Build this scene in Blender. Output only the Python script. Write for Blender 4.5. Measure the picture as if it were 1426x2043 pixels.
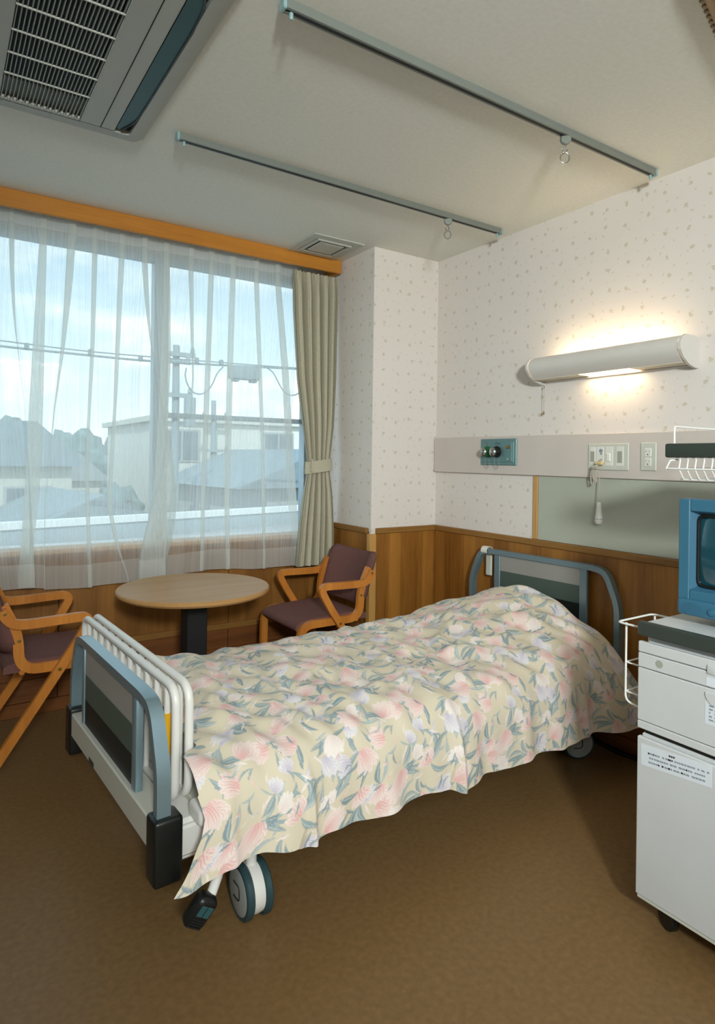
import bpy, bmesh, math, random
import numpy as np
from mathutils import Vector, Matrix
random.seed(7); np.random.seed(7)
PI = math.pi
scene = bpy.context.scene
for o in list(bpy.data.objects): bpy.data.objects.remove(o, do_unlink=True)
C = scene.collection

# ------------------------------------------------------------------ camera
# solved from the photograph (1426 x 2043): level view camera with a falling front and a slight roll
F, CX, CY, YAW, ROLL, EYE = 1261.92, 713.0, 914.16, 0.58736, 0.013532, 1.31
cam_d = bpy.data.cameras.new('camera'); cam = bpy.data.objects.new('camera', cam_d); C.objects.link(cam)
cam_d.sensor_width = 36.0; cam_d.sensor_fit = 'AUTO'
cam_d.lens = F/2043*36.0
cam_d.shift_y = -(1021.5-CY)/2043
cam_d.clip_start = 0.05; cam_d.clip_end = 400
cam.matrix_world = Matrix.Translation((0,0,EYE)) @ Matrix.Rotation(-YAW,4,'Z') @ Matrix.Rotation(PI/2,4,'X') @ Matrix.Rotation(ROLL,4,'Z')
scene.camera = cam
scene.cycles.caustics_reflective = False; scene.cycles.caustics_refractive = False
vs = scene.view_settings
vs.view_transform = 'Standard'; vs.look = 'None'; vs.gamma = 1.0; vs.use_curve_mapping = False
vs.exposure = 0.0

# ------------------------------------------------------------------ sky
world = bpy.data.worlds.new('sky'); scene.world = world; world.use_nodes = True
nt = world.node_tree; nt.nodes.clear()
def N(nt, t, **kw):
    n = nt.nodes.new(t)
    for k, v in kw.items(): setattr(n, k, v)
    return n
def L(nt, a, b): nt.links.new(a, b)
tc = N(nt,'ShaderNodeTexCoord'); sep = N(nt,'ShaderNodeSeparateXYZ'); L(nt, tc.outputs['Generated'], sep.inputs[0])
grad = N(nt,'ShaderNodeValToRGB'); L(nt, sep.outputs['Z'], grad.inputs[0])
e = grad.color_ramp.elements
e[0].position = 0.0; e[0].color = (.78,.84,.87,1)
e[1].position = 0.5; e[1].color = (.19,.36,.55,1)
m_ = grad.color_ramp.elements.new(.16); m_.color = (.52,.66,.74,1)
mp = N(nt,'ShaderNodeMapping'); L(nt, tc.outputs['Generated'], mp.inputs[0]); mp.inputs['Scale'].default_value = (1.0,1.0,2.6); mp.inputs['Location'].default_value = (.35,.1,.3)
cn = N(nt,'ShaderNodeTexNoise'); L(nt, mp.outputs[0], cn.inputs['Vector']); cn.inputs['Scale'].default_value = 3.6; cn.inputs['Detail'].default_value = 7; cn.inputs['Roughness'].default_value = .58
cr = N(nt,'ShaderNodeValToRGB'); L(nt, cn.outputs[0], cr.inputs[0]); cr.color_ramp.elements[0].position = .42; cr.color_ramp.elements[1].position = .60
mix = N(nt,'ShaderNodeMix', data_type='RGBA'); L(nt, cr.outputs[0], mix.inputs[0]); L(nt, grad.outputs[0], mix.inputs[6]); cs = N(nt,'ShaderNodeTexNoise'); L(nt, mp.outputs[0], cs.inputs['Vector']); cs.inputs['Scale'].default_value = 7.0; cs.inputs['Detail'].default_value = 5
csr = N(nt,'ShaderNodeValToRGB'); L(nt, cs.outputs[0], csr.inputs[0]); csr.color_ramp.elements[0].position = .36; csr.color_ramp.elements[1].position = .58
csr.color_ramp.elements[0].color = (.60,.68,.70,1); csr.color_ramp.elements[1].color = (1.0,1.0,.96,1); L(nt, csr.outputs[0], mix.inputs[7])
bg = N(nt,'ShaderNodeBackground'); L(nt, mix.outputs[2], bg.inputs[0]); bg.inputs[1].default_value = 2.3
wo = N(nt,'ShaderNodeOutputWorld'); L(nt, bg.outputs[0], wo.inputs[0])

# sun behind the building: it lights the street fronts opposite, none of it enters the window
sd = bpy.data.lights.new('sun','SUN'); sd.energy = 3.0; sd.angle = .01; sd.color = (1,.96,.9)
so_ = bpy.data.objects.new('sun',sd); C.objects.link(so_); so_.rotation_euler = (math.radians(52),0,math.radians(-28))
# ------------------------------------------------------------------ fill light (two ceiling fittings added behind the camera; housings built below)
FILL = [(-0.75,-1.15),(0.75,-1.75)]
for i,(fx,fy) in enumerate(FILL):
    ld = bpy.data.lights.new('ceiling_fill_light','AREA'); ld.shape = 'RECTANGLE'; ld.size = 1.15; ld.size_y = .28
    ld.energy = (32,24)[i]; ld.color = (.92,1.0,1.03)
    lo = bpy.data.objects.new('ceiling_fill_light', ld); C.objects.link(lo); lo.location = (fx,fy,2.468)

# reflector lamp added for brightness behind the camera (stand and dish built below), aimed at the bed head
KEY = (-.35,-1.55,2.05); AIM = (2.15,2.4,1.4)
kd = bpy.data.lights.new('added_spot_light','SPOT'); kd.energy = 585; kd.color = (.94,1.0,.98); kd.spot_size = math.radians(82); kd.spot_blend = 1.0; kd.shadow_soft_size = .16
ko = bpy.data.objects.new('added_spot_light',kd); C.objects.link(ko); ko.location = KEY
ko.rotation_euler = (Vector(AIM)-Vector(KEY)).to_track_quat('-Z','Y').to_euler()
# ------------------------------------------------------------------ helpers
def srgb(r,g,b):
    def f(c):
        c = c/255.0
        return c/12.92 if c <= .04045 else ((c+.055)/1.055)**2.4
    return (f(r),f(g),f(b),1.0)
def ray(px,py):
    a,b = px-CX, py-CY; cr_,sr_ = math.cos(ROLL), math.sin(ROLL)
    x = cr_*a+sr_*b; y = -sr_*a+cr_*b
    r,u = x/F, -y/F; c,s = math.cos(YAW), math.sin(YAW)
    return (s+c*r, c-s*r, u)
def onY(px,py,Y):
    d = ray(px,py); t = Y/d[1]; return (d[0]*t, Y, EYE+d[2]*t)
def onX(px,py,X):
    d = ray(px,py); t = X/d[0]; return (X, d[1]*t, EYE+d[2]*t)

MATS = {}
def mat(name, col, rough=.5, metal=0., spec=.5, var=0., vscale=8., bump=0., bscale=200., stretch=(1,1,1), emit=None, estr=0., coat=0.):
    m = bpy.data.materials.new(name); m.use_nodes = True; t = m.node_tree
    b = t.nodes['Principled BSDF']
    b.inputs['Base Color'].default_value = col; b.inputs['Roughness'].default_value = rough; b.inputs['Metallic'].default_value = metal
    b.inputs['Specular IOR Level'].default_value = spec; b.inputs['Coat Weight'].default_value = coat
    tcn = N(t,'ShaderNodeTexCoord'); mpn = N(t,'ShaderNodeMapping'); L(t, tcn.outputs['Object'], mpn.inputs[0]); mpn.inputs['Scale'].default_value = stretch
    nz = N(t,'ShaderNodeTexNoise'); L(t, mpn.outputs[0], nz.inputs['Vector']); nz.inputs['Scale'].default_value = vscale; nz.inputs['Detail'].default_value = 5
    v = max(var,.02)
    rp = N(t,'ShaderNodeValToRGB'); L(t, nz.outputs[0], rp.inputs[0])
    rp.color_ramp.elements[0].position = .3; rp.color_ramp.elements[1].position = .7
    rp.color_ramp.elements[0].color = tuple(c*(1-v) for c in col[:3])+(1,); rp.color_ramp.elements[1].color = tuple(min(1,c*(1+v)) for c in col[:3])+(1,)
    L(t, rp.outputs[0], b.inputs['Base Color'])
    if bump:
        n2 = N(t,'ShaderNodeTexNoise'); L(t, mpn.outputs[0], n2.inputs['Vector']); n2.inputs['Scale'].default_value = bscale; n2.inputs['Detail'].default_value = 2
        bp = N(t,'ShaderNodeBump'); bp.inputs['Strength'].default_value = bump; bp.inputs['Distance'].default_value = .002; L(t, n2.outputs[0], bp.inputs['Height']); L(t, bp.outputs[0], b.inputs['Normal'])
    if emit: b.inputs['Emission Color'].default_value = emit; b.inputs['Emission Strength'].default_value = estr
    MATS[name] = m; return m

def wood(name, ca, cb, axis='Z', scale=10, rough=.45, strips=0., spec=.4):
    """grain along axis; strips = width in metres of the veneer strips across the grain"""
    m = bpy.data.materials.new(name); m.use_nodes = True; t = m.node_tree; b = t.nodes['Principled BSDF']
    b.inputs['Roughness'].default_value = rough; b.inputs['Specular IOR Level'].default_value = spec
    tcn = N(t,'ShaderNodeTexCoord'); mpn = N(t,'ShaderNodeMapping'); L(t, tcn.outputs['Object'], mpn.inputs[0])
    sc = {'X':(.06,1,1),'Y':(1,.06,1),'Z':(1,1,.06)}[axis]; mpn.inputs['Scale'].default_value = sc
    nz = N(t,'ShaderNodeTexNoise'); L(t, mpn.outputs[0], nz.inputs['Vector']); nz.inputs['Scale'].default_value = scale; nz.inputs['Detail'].default_value = 8; nz.inputs['Roughness'].default_value = .65; nz.inputs['Distortion'].default_value = .6
    n2 = N(t,'ShaderNodeTexNoise'); L(t, mpn.outputs[0], n2.inputs['Vector']); n2.inputs['Scale'].default_value = scale*14; n2.inputs['Detail'].default_value = 3
    ad = N(t,'ShaderNodeMath', operation='MULTIPLY_ADD'); L(t, n2.outputs[0], ad.inputs[0]); ad.inputs[1].default_value = .35; L(t, nz.outputs[0], ad.inputs[2])
    fac = ad.outputs[0]
    if strips:
        sp = N(t,'ShaderNodeSeparateXYZ'); L(t, tcn.outputs['Object'], sp.inputs[0])
        sm = N(t,'ShaderNodeMath', operation='ADD'); L(t, sp.outputs['X'], sm.inputs[0]); L(t, sp.outputs['Y'], sm.inputs[1])
        dv = N(t,'ShaderNodeMath', operation='DIVIDE'); L(t, sm.outputs[0], dv.inputs[0]); dv.inputs[1].default_value = strips
        fl = N(t,'ShaderNodeMath', operation='FLOOR'); L(t, dv.outputs[0], fl.inputs[0])
        wn = N(t,'ShaderNodeTexWhiteNoise', noise_dimensions='1D'); L(t, fl.outputs[0], wn.inputs['W'])
        a2 = N(t,'ShaderNodeMath', operation='MULTIPLY_ADD'); L(t, wn.outputs['Value'], a2.inputs[0]); a2.inputs[1].default_value = .22; L(t, fac, a2.inputs[2]); 
        a3 = N(t,'ShaderNodeMath', operation='SUBTRACT'); L(t, a2.outputs[0], a3.inputs[0]); a3.inputs[1].default_value = .11; fac = a3.outputs[0]
    rp = N(t,'ShaderNodeValToRGB'); L(t, fac, rp.inputs[0]); rp.color_ramp.elements[0].position = .38; rp.color_ramp.elements[1].position = .95
    rp.color_ramp.elements[0].color = ca; rp.color_ramp.elements[1].color = cb
    L(t, rp.outputs[0], b.inputs['Base Color'])
    MATS[name] = m; return m

def wallpaper(name, ax):
    m = bpy.data.materials.new(name); m.use_nodes = True; t = m.node_tree; b = t.nodes['Principled BSDF']
    b.inputs['Roughness'].default_value = .75; b.inputs['Specular IOR Level'].default_value = .2
    tcn = N(t,'ShaderNodeTexCoord'); sp = N(t,'ShaderNodeSeparateXYZ'); L(t, tcn.outputs['Object'], sp.inputs[0])
    cb = N(t,'ShaderNodeCombineXYZ'); L(t, sp.outputs[ax], cb.inputs[0]); L(t, sp.outputs['Z'], cb.inputs[1])
    nz = N(t,'ShaderNodeTexNoise'); L(t, cb.outputs[0], nz.inputs['Vector']); nz.inputs['Scale'].default_value = 95; nz.inputs['Detail'].default_value = 2
    sb = N(t,'ShaderNodeVectorMath', operation='SUBTRACT'); L(t, nz.outputs['Color'], sb.inputs[0]); sb.inputs[1].default_value = (.5,.5,.5)
    scv = N(t,'ShaderNodeVectorMath', operation='SCALE'); L(t, sb.outputs[0], scv.inputs[0]); scv.inputs['Scale'].default_value = .030
    av = N(t,'ShaderNodeVectorMath', operation='ADD'); L(t, cb.outputs[0], av.inputs[0]); L(t, scv.outputs[0], av.inputs[1])
    col = None; prev = None
    masks = []
    for scl, rnd, thr in ((10.5,.35,.075),(17.0,.7,.06)):
        vo = N(t,'ShaderNodeTexVoronoi', voronoi_dimensions='2D'); L(t, av.outputs[0], vo.inputs['Vector']); vo.inputs['Scale'].default_value = scl; vo.inputs['Randomness'].default_value = rnd
        mr = N(t,'ShaderNodeMapRange'); L(t, vo.outputs['Distance'], mr.inputs[0]); mr.inputs[1].default_value = thr; mr.inputs[2].default_value = thr*1.5; mr.inputs[3].default_value = 1; mr.inputs[4].default_value = 0
        masks.append(mr.outputs[0])
    mx = N(t,'ShaderNodeMath', operation='MULTIPLY'); L(t, masks[1], mx.inputs[0]); mx.inputs[1].default_value = .75
    ma = N(t,'ShaderNodeMath', operation='MAXIMUM'); L(t, masks[0], ma.inputs[0]); L(t, mx.outputs[0], ma.inputs[1])
    mi = N(t,'ShaderNodeMix', data_type='RGBA'); L(t, ma.outputs[0], mi.inputs[0]); mi.inputs[6].default_value = srgb(226,219,213); mi.inputs[7].default_value = srgb(206,198,180)
    L(t, mi.outputs[2], b.inputs['Base Color'])
    n2 = N(t,'ShaderNodeTexNoise'); L(t, cb.outputs[0], n2.inputs['Vector']); n2.inputs['Scale'].default_value = 350
    bp = N(t,'ShaderNodeBump'); bp.inputs['Strength'].default_value = .15; bp.inputs['Distance'].default_value = .002; L(t, n2.outputs[0], bp.inputs['Height']); L(t, bp.outputs[0], b.inputs['Normal'])
    MATS[name] = m; return m

# mesh builder ------------------------------------------------------
class MB:
    def __init__(s): s.v = []; s.f = []
    def add(s, vs_, fs): n = len(s.v); s.v += [tuple(p) for p in vs_]; s.f += [tuple(i+n for i in q) for q in fs]; return s
    def box(s, a, b):
        x0,y0,z0 = (min(a[i],b[i]) for i in range(3)); x1,y1,z1 = (max(a[i],b[i]) for i in range(3))
        return s.add([(x0,y0,z0),(x1,y0,z0),(x1,y1,z0),(x0,y1,z0),(x0,y0,z1),(x1,y0,z1),(x1,y1,z1),(x0,y1,z1)],
            [(0,3,2,1),(4,5,6,7),(0,1,5,4),(1,2,6,5),(2,3,7,6),(3,0,4,7)])
    def rbox(s, a, b, r=.004, seg=1):
        x0,y0,z0 = (min(a[i],b[i]) for i in range(3)); x1,y1,z1 = (max(a[i],b[i]) for i in range(3))
        r = min(r,(x1-x0)*.49,(y1-y0)*.49,(z1-z0)*.49)
        bm = bmesh.new(); bmesh.ops.create_cube(bm, size=1)
        for v in bm.verts: v.co = Vector(((x0+x1)/2+v.co.x*(x1-x0),(y0+y1)/2+v.co.y*(y1-y0),(z0+z1)/2+v.co.z*(z1-z0)))
        bmesh.ops.bevel(bm, geom=list(bm.edges), offset=r, segments=seg, profile=.5, affect='EDGES')
        bm.verts.index_update()
        s.add([tuple(v.co) for v in bm.verts], [tuple(v.index for v in f.verts) for f in bm.faces]); bm.free(); return s
    def tube(s, pts, r, n=8, closed=False, caps=True):
        """round tube along a polyline; r a number or list"""
        P = [Vector(p) for p in pts]; m = len(P); rr = r if isinstance(r,(list,tuple)) else [r]*m
        T = []
        for i in range(m):
            if closed: d = P[(i+1)%m]-P[i-1]
            else: d = P[min(i+1,m-1)]-P[max(i-1,0)]
            T.append(d.normalized())
        up = Vector((0,0,1)) if abs(T[0].z) < .9 else Vector((1,0,0))
        nrm = (up-T[0]*up.dot(T[0])).normalized(); V = []; 
        for i in range(m):
            nrm = (nrm-T[i]*nrm.dot(T[i])).normalized(); bi = T[i].cross(nrm)
            for k in range(n):
                a = 2*PI*k/n; V.append(P[i]+(nrm*math.cos(a)+bi*math.sin(a))*rr[i])
        Fc = []
        for i in range(m if closed else m-1):
            j = (i+1)%m
            for k in range(n): Fc.append((i*n+k,i*n+(k+1)%n,j*n+(k+1)%n,j*n+k))
        if caps and not closed: Fc.append(tuple(range(n-1,-1,-1))); Fc.append(tuple((m-1)*n+k for k in range(n)))
        return s.add(V,Fc)
    def strip(s, pts, plane, w, d0, d1):
        """flat bar: centre line pts (a,b) in a plane, width w in the plane, from d0 to d1 across; plane maps (a,b,d)->xyz"""
        P = [Vector((p[0],p[1])) for p in pts]; m = len(P); V = []
        for i in range(m):
            if i == 0: n_ = (P[1]-P[0]).normalized(); k = 1.
            elif i == m-1: n_ = (P[-1]-P[-2]).normalized(); k = 1.
            else:
                a = (P[i]-P[i-1]).normalized(); b = (P[i+1]-P[i]).normalized(); n_ = (a+b).normalized(); k = 1/max(.5,n_.dot(a))
            q = Vector((-n_.y,n_.x))*w/2*k
            for (c,dd) in ((P[i]+q,d0),(P[i]-q,d0),(P[i]-q,d1),(P[i]+q,d1)): V.append(plane(c.x,c.y,dd))
        Fc = [(0,1,2,3),tuple((m-1)*4+k for k in (3,2,1,0))]
        for i in range(m-1):
            for k in range(4): Fc.append((i*4+k,(i+1)*4+k,(i+1)*4+(k+1)%4,i*4+(k+1)%4))
        return s.add(V,Fc)
    def lathe(s, prof, n=24, c=(0,0,0), M=None):
        V = []; Fc = []; m = len(prof)
        for i,(r,z) in enumerate(prof):
            for k in range(n):
                a = 2*PI*k/n; p = Vector((r*math.cos(a),r*math.sin(a),z))
                if M: p = M @ p
                V.append(p+Vector(c))
        for i in range(m-1):
            for k in range(n): Fc.append((i*n+k,i*n+(k+1)%n,(i+1)*n+(k+1)%n,(i+1)*n+k))
        Fc.append(tuple(range(n-1,-1,-1))); Fc.append(tuple((m-1)*n+k for k in range(n)))
        return s.add(V,Fc)
    def prism(s, poly, plane, d0, d1):
        n = len(poly); V = [plane(a,b,d0) for a,b in poly]+[plane(a,b,d1) for a,b in poly]
        return s.add(V,[tuple(range(n-1,-1,-1)),tuple(range(n,2*n))]+[(i,(i+1)%n,n+(i+1)%n,n+i) for i in range(n)])
    def grid(s, V, nu, nv):
        return s.add(V,[(i*nv+j,i*nv+j+1,(i+1)*nv+j+1,(i+1)*nv+j) for i in range(nu-1) for j in range(nv-1)])
    def mesh(s, name):
        me = bpy.data.meshes.new(name); me.from_pydata([tuple(p) for p in s.v],[],s.f); me.update()
        bm = bmesh.new(); bm.from_mesh(me); bmesh.ops.recalc_face_normals(bm, faces=bm.faces); bm.to_mesh(me); bm.free()
        return me
    def build(s, name, m, parent=None, smooth=35, loc=None, rot=None, kind=None, label=None):
        me = s.mesh(name); o = bpy.data.objects.new(name, me); C.objects.link(o)
        me.materials.append(MATS[m] if isinstance(m,str) else m)
        if smooth:
            me.polygons.foreach_set('use_smooth',[True]*len(me.polygons)); me.set_sharp_from_angle(angle=math.radians(smooth))
        if parent: o.parent = parent
        if loc: o.location = loc
        if rot: o.rotation_euler = rot
        if kind: o['kind'] = kind
        if label: o['label'] = label
        return o
def chaikin(pts, n=2):
    for _ in range(n):
        q = [pts[0]]
        for a,b in zip(pts[:-1],pts[1:]):
            q += [tuple(.75*x+.25*y for x,y in zip(a,b)), tuple(.25*x+.75*y for x,y in zip(a,b))]
        q.append(pts[-1]); pts = q
    return pts
def fillet(pts, r, n=5, closed=False):
    """round the corners of a polyline by radius r (distance cut back along each leg)"""
    P = [Vector(p) for p in pts]; out = []; m = len(P)
    for i in range(m):
        if not closed and i in (0,m-1): out.append(tuple(P[i])); continue
        a,b,c = P[i-1],P[i],P[(i+1)%m]
        d1 = min(r,(a-b).length*.49); d2 = min(r,(c-b).length*.49)
        p0 = b+(a-b).normalized()*d1; p2 = b+(c-b).normalized()*d2
        for k in range(n+1):
            t = k/n; out.append(tuple(p0*(1-t)**2+b*2*t*(1-t)+p2*t*t))
    return out
def thing(name, label, cat, loc=(0,0,0), rz=0., group=None):
    o = bpy.data.objects.new(name, None); C.objects.link(o); o.location = loc; o.rotation_euler = (0,0,rz); o.empty_display_size = .1
    o['label'] = label; o['category'] = cat
    if group: o['group'] = group
    return o
def tag(o, label, cat, group=None):
    o['label'] = label; o['category'] = cat
    if group: o['group'] = group
    return o
def dup(o, parent=None):
    c = o.copy(); C.objects.link(c); c.parent = parent
    for ch in o.children: dup(ch, c)
    return c
XY = lambda z: (lambda a,b,d: (a,b,z+d))
pYZ = lambda a,b,d: (d,a,b)          # plane coords (y,z), depth along x
pXZ = lambda a,b,d: (a,d,b)          # plane coords (x,z), depth along y
pXY = lambda a,b,d: (a,b,d)

# ------------------------------------------------------------------ materials
wallpaper('paper_x','Y'); wallpaper('paper_y','X')
mat('ceiling_paint', srgb(228,229,221), .8, spec=.2, var=.03, vscale=60, bump=.25, bscale=260)
mat('plain_wall', srgb(224,222,214), .8, spec=.2, var=.03)
# linoleum floor
mat('linoleum', srgb(123,95,60), .42, spec=.35, var=.12, vscale=55, bump=.05, bscale=300)
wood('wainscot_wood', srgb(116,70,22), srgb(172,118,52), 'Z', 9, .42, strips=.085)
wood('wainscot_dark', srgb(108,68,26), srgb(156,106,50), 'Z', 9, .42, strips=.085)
wood('trim_wood_y', srgb(116,78,32), srgb(158,114,58), 'Y', 10, .45)
wood('trim_wood_x', srgb(116,78,32), srgb(158,114,58), 'X', 10, .45)
wood('strip_wood', srgb(176,128,66), srgb(206,160,94), 'Z', 10, .45)
wood('plank_wood', srgb(74,40,18), srgb(140,84,36), 'X', 7, .5)  # dark wood, deepened to carry the table's shade below the window
wood('plank_wood_y', srgb(74,40,18), srgb(140,84,36), 'Y', 7, .5)
wood('valance_wood', srgb(176,110,34), srgb(214,146,60), 'X', 8, .4)
wood('beech', srgb(168,98,34), srgb(206,134,58), 'Z', 12, .35)
wood('table_wood', srgb(160,118,68), srgb(190,148,96), 'X', 9, .42, spec=.25)
mat('white_metal', srgb(226,224,218), .3, spec=.5)
mat('aluminium', srgb(120,128,128), .42, metal=.3)
mat('rail_grey', srgb(134,140,134), .4, metal=.35)
mat('rail_slot', srgb(14,20,18), .6)
mat('teal_cap', srgb(140,170,170), .4)
mat('blue_silver', srgb(140,164,174), .32, metal=.6)
mat('grey_band', srgb(150,148,142), .4)
mat('green_grey_band', srgb(74,88,80), .45)
mat('black_band', srgb(16,24,22), .5)
mat('black_plastic', srgb(14,18,17), .38)
mat('black_matte', srgb(8,9,9), .6)
mat('cream_white', srgb(216,214,204), .4)
mat('bed_cream', srgb(186,184,172), .4)
mat('teal_plastic', srgb(44,84,88), .4)
mat('caster_grey', srgb(150,156,154), .4)
mat('dark_rubber', srgb(40,66,70), .5)
mat('yellow_label', srgb(226,168,18), .5)
mat('ink', srgb(30,28,30), .7)
mat('ink_soft', srgb(136,146,156), .7)
mat('paper_label', srgb(214,220,226), .55)
mat('mattress_white', srgb(216,214,206), .8)
mat('purple_fabric', srgb(112,78,73), .9, spec=.15, var=.1, vscale=120, bump=.4, bscale=700)
mat('cabinet_white', srgb(198,200,200), .45, var=.02)
mat('cabinet_top', srgb(214,216,216), .3)
mat('dark_green_grey', srgb(50,58,52), .5)
mat('dark_gap', srgb(30,28,24), .8)
mat('tv_blue', srgb(52,102,126), .42)
mat('tv_blue_deep', srgb(48,94,118), .45)
mat('tv_screen', srgb(26,72,84), .08, spec=.7, coat=.3)
mat('wire_white', srgb(232,232,228), .4)
mat('panel_beige', srgb(206,196,188), .55)
mat('board_green', srgb(176,180,166), .8, spec=.2, var=.03, vscale=150)
mat('plate_grey', srgb(200,202,190), .45)
mat('plate_light', srgb(222,222,214), .4)
mat('plate_shade', srgb(158,160,146), .5)
mat('gas_teal', srgb(98,132,132), .4, metal=.2)
mat('gas_green', srgb(16,96,48), .35)
mat('chrome', srgb(170,172,168), .25, metal=.9)
mat('brass', srgb(150,120,60), .35, metal=.7)
mat('lamp_white', srgb(214,210,204), .45)
mat('lamp_inner', srgb(220,212,190), .5)
mat('tube_glow', srgb(255,220,160), .5, emit=(1.0,.80,.52,1), estr=20)
mat('fill_glow', srgb(250,245,235), .5, emit=(.92,1.0,1.03,1), estr=1.5)  # glow of the added ceiling fittings

mat('call_beige', srgb(206,186,140), .5)
mat('cord_grey', srgb(176,170,156), .6)
mat('ac_grey', srgb(168,172,166), .5)
mat('ac_rib', srgb(150,160,154), .5)
mat('ac_teal', srgb(22,70,72), .4)
mat('vent_grey', srgb(190,192,184), .5)
mat('drape_fabric', srgb(190,184,162), .9, spec=.1, var=.06, vscale=90, bump=.3, bscale=600)
mat('frame_alu', srgb(170,186,196), .4, metal=.2)
mat('frame_white', srgb(226,232,234), .4)
mat('sill_wood', srgb(196,146,84), .4, var=.1, vscale=20)
mat('window_wall_outside', srgb(180,184,184), .8)
# outdoors
mat('asphalt', srgb(150,158,160), .9, var=.1, vscale=.6)
mat('house_white', srgb(214,216,208), .9)
mat('house_cream', srgb(202,204,194), .9)
mat('house_grey', srgb(168,176,176), .9)
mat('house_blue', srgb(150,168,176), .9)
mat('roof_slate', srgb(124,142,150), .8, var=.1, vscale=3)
mat('roof_grey', srgb(150,160,164), .8, var=.1, vscale=3)
mat('house_window', srgb(104,122,132), .25)
mat('pole_grey', srgb(142,158,162), .8)
mat('cable_grey', srgb(112,130,136), .7)
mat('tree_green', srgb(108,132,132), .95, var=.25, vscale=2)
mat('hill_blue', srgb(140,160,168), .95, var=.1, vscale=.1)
mat('parapet_white', srgb(226,230,228), .8)
mat('curtain_track_brown', srgb(150,122,84), .5)

# glass
g = bpy.data.materials.new('window_glass'); g.use_nodes = True; t = g.node_tree; t.nodes.clear()
o_ = N(t,'ShaderNodeOutputMaterial'); tr = N(t,'ShaderNodeBsdfTransparent'); tr.inputs[0].default_value = (.92,.97,.98,1); gl = N(t,'ShaderNodeBsdfGlossy'); gl.inputs['Roughness'].default_value = .02
mxs = N(t,'ShaderNodeMixShader'); mxs.inputs[0].default_value = .05; L(t,tr.outputs[0],mxs.inputs[1]); L(t,gl.outputs[0],mxs.inputs[2]); L(t,mxs.outputs[0],o_.inputs[0]); MATS['window_glass'] = g
# sheer voile: open weave between vertical yarns; the hem and heading are doubled cloth
def sheer_mat(name, base, amp):
    g = bpy.data.materials.new(name); g.use_nodes = True; t = g.node_tree; t.nodes.clear()
    o_ = N(t,'ShaderNodeOutputMaterial'); tr = N(t,'ShaderNodeBsdfTransparent'); tr.inputs[0].default_value = (.95,.98,.98,1)
    df = N(t,'ShaderNodeBsdfDiffuse'); df.inputs[0].default_value = srgb(242,242,238); tl = N(t,'ShaderNodeBsdfTranslucent'); tl.inputs[0].default_value = srgb(244,246,242)
    m1 = N(t,'ShaderNodeMixShader'); m1.inputs[0].default_value = .6; L(t,df.outputs[0],m1.inputs[1]); L(t,tl.outputs[0],m1.inputs[2])
    uv = N(t,'ShaderNodeUVMap'); mpn = N(t,'ShaderNodeMapping'); L(t,uv.outputs[0],mpn.inputs[0]); mpn.inputs['Scale'].default_value = (260,.9,1)
    nz = N(t,'ShaderNodeTexNoise'); L(t,mpn.outputs[0],nz.inputs['Vector']); nz.inputs['Scale'].default_value = 1; nz.inputs['Detail'].default_value = 4
    mr = N(t,'ShaderNodeMapRange'); L(t,nz.outputs[0],mr.inputs[0]); mr.inputs[1].default_value = .3; mr.inputs[2].default_value = .7; mr.inputs[3].default_value = base-amp; mr.inputs[4].default_value = base+amp
    m2 = N(t,'ShaderNodeMixShader'); L(t,mr.outputs[0],m2.inputs[0]); L(t,tr.outputs[0],m2.inputs[1]); L(t,m1.outputs[0],m2.inputs[2]); L(t,m2.outputs[0],o_.inputs[0]); MATS[name] = g
sheer_mat('voile', .50, .17); sheer_mat('voile_doubled', .80, .07)

# ================================================================== ROOM
H, XW, YW, YC, XC, WZ = 2.55, 2.613, 3.55, 3.036, 2.122, .90
XL, YB = -1.9, -2.9
def struct(o, label=None):
    o['kind'] = 'structure'
    if label: o['label'] = label
    return o
struct(MB().box((XL-.1,YB-.1,-.1),(XW+.1,YW+.05,0)).build('floor','linoleum',smooth=0), 'brown marbled linoleum floor')
struct(MB().box((XL-.1,YB-.1,H),(XW+.1,YW+.2,H+.1)).build('ceiling','ceiling_paint',smooth=0), 'off-white textured ceiling')
wr = struct(MB().box((XW,YB-.1,0),(XW+.12,YW+.2,H)).build('wall_right','paper_x',smooth=0), 'bed head wall with small flower wallpaper above a wooden dado')
struct(MB().box((XL-.1,YB-.1,0),(XL,YW+.2,H)).build('wall_left','plain_wall',smooth=0), 'plain pale side wall out of view')
struct(MB().box((XL-.1,YB-.1,0),(XW+.1,YB,H)).build('wall_back','plain_wall',smooth=0), 'plain pale wall behind the camera')
WX0, WX1, WZ0, WZ1 = -1.2, 2.03, .815, 2.44
ww = struct(MB().box((XL,YW,0),(WX0,YW+.2,H)).box((WX1,YW,0),(XW+.1,YW+.2,H)).box((WX0,YW,0),(WX1,YW+.2,WZ0)).box((WX0,YW,WZ1),(WX1,YW+.2,H)).build('wall_window','paper_y',smooth=0), 'window wall behind the curtains')
# boxed column in the corner: side face towards the room and front face
cl = struct(MB().box((XC,YC,0),(XW,YW,H)).build('wall_column','paper_y',smooth=0), 'papered column in the corner between window and bed head wall')
# the column's side face gets the paper mapped along y
cl.data.materials.append(MATS['paper_x'])
for p in cl.data.polygons:
    if abs(p.normal.x) > .9: p.material_index = 1

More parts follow.
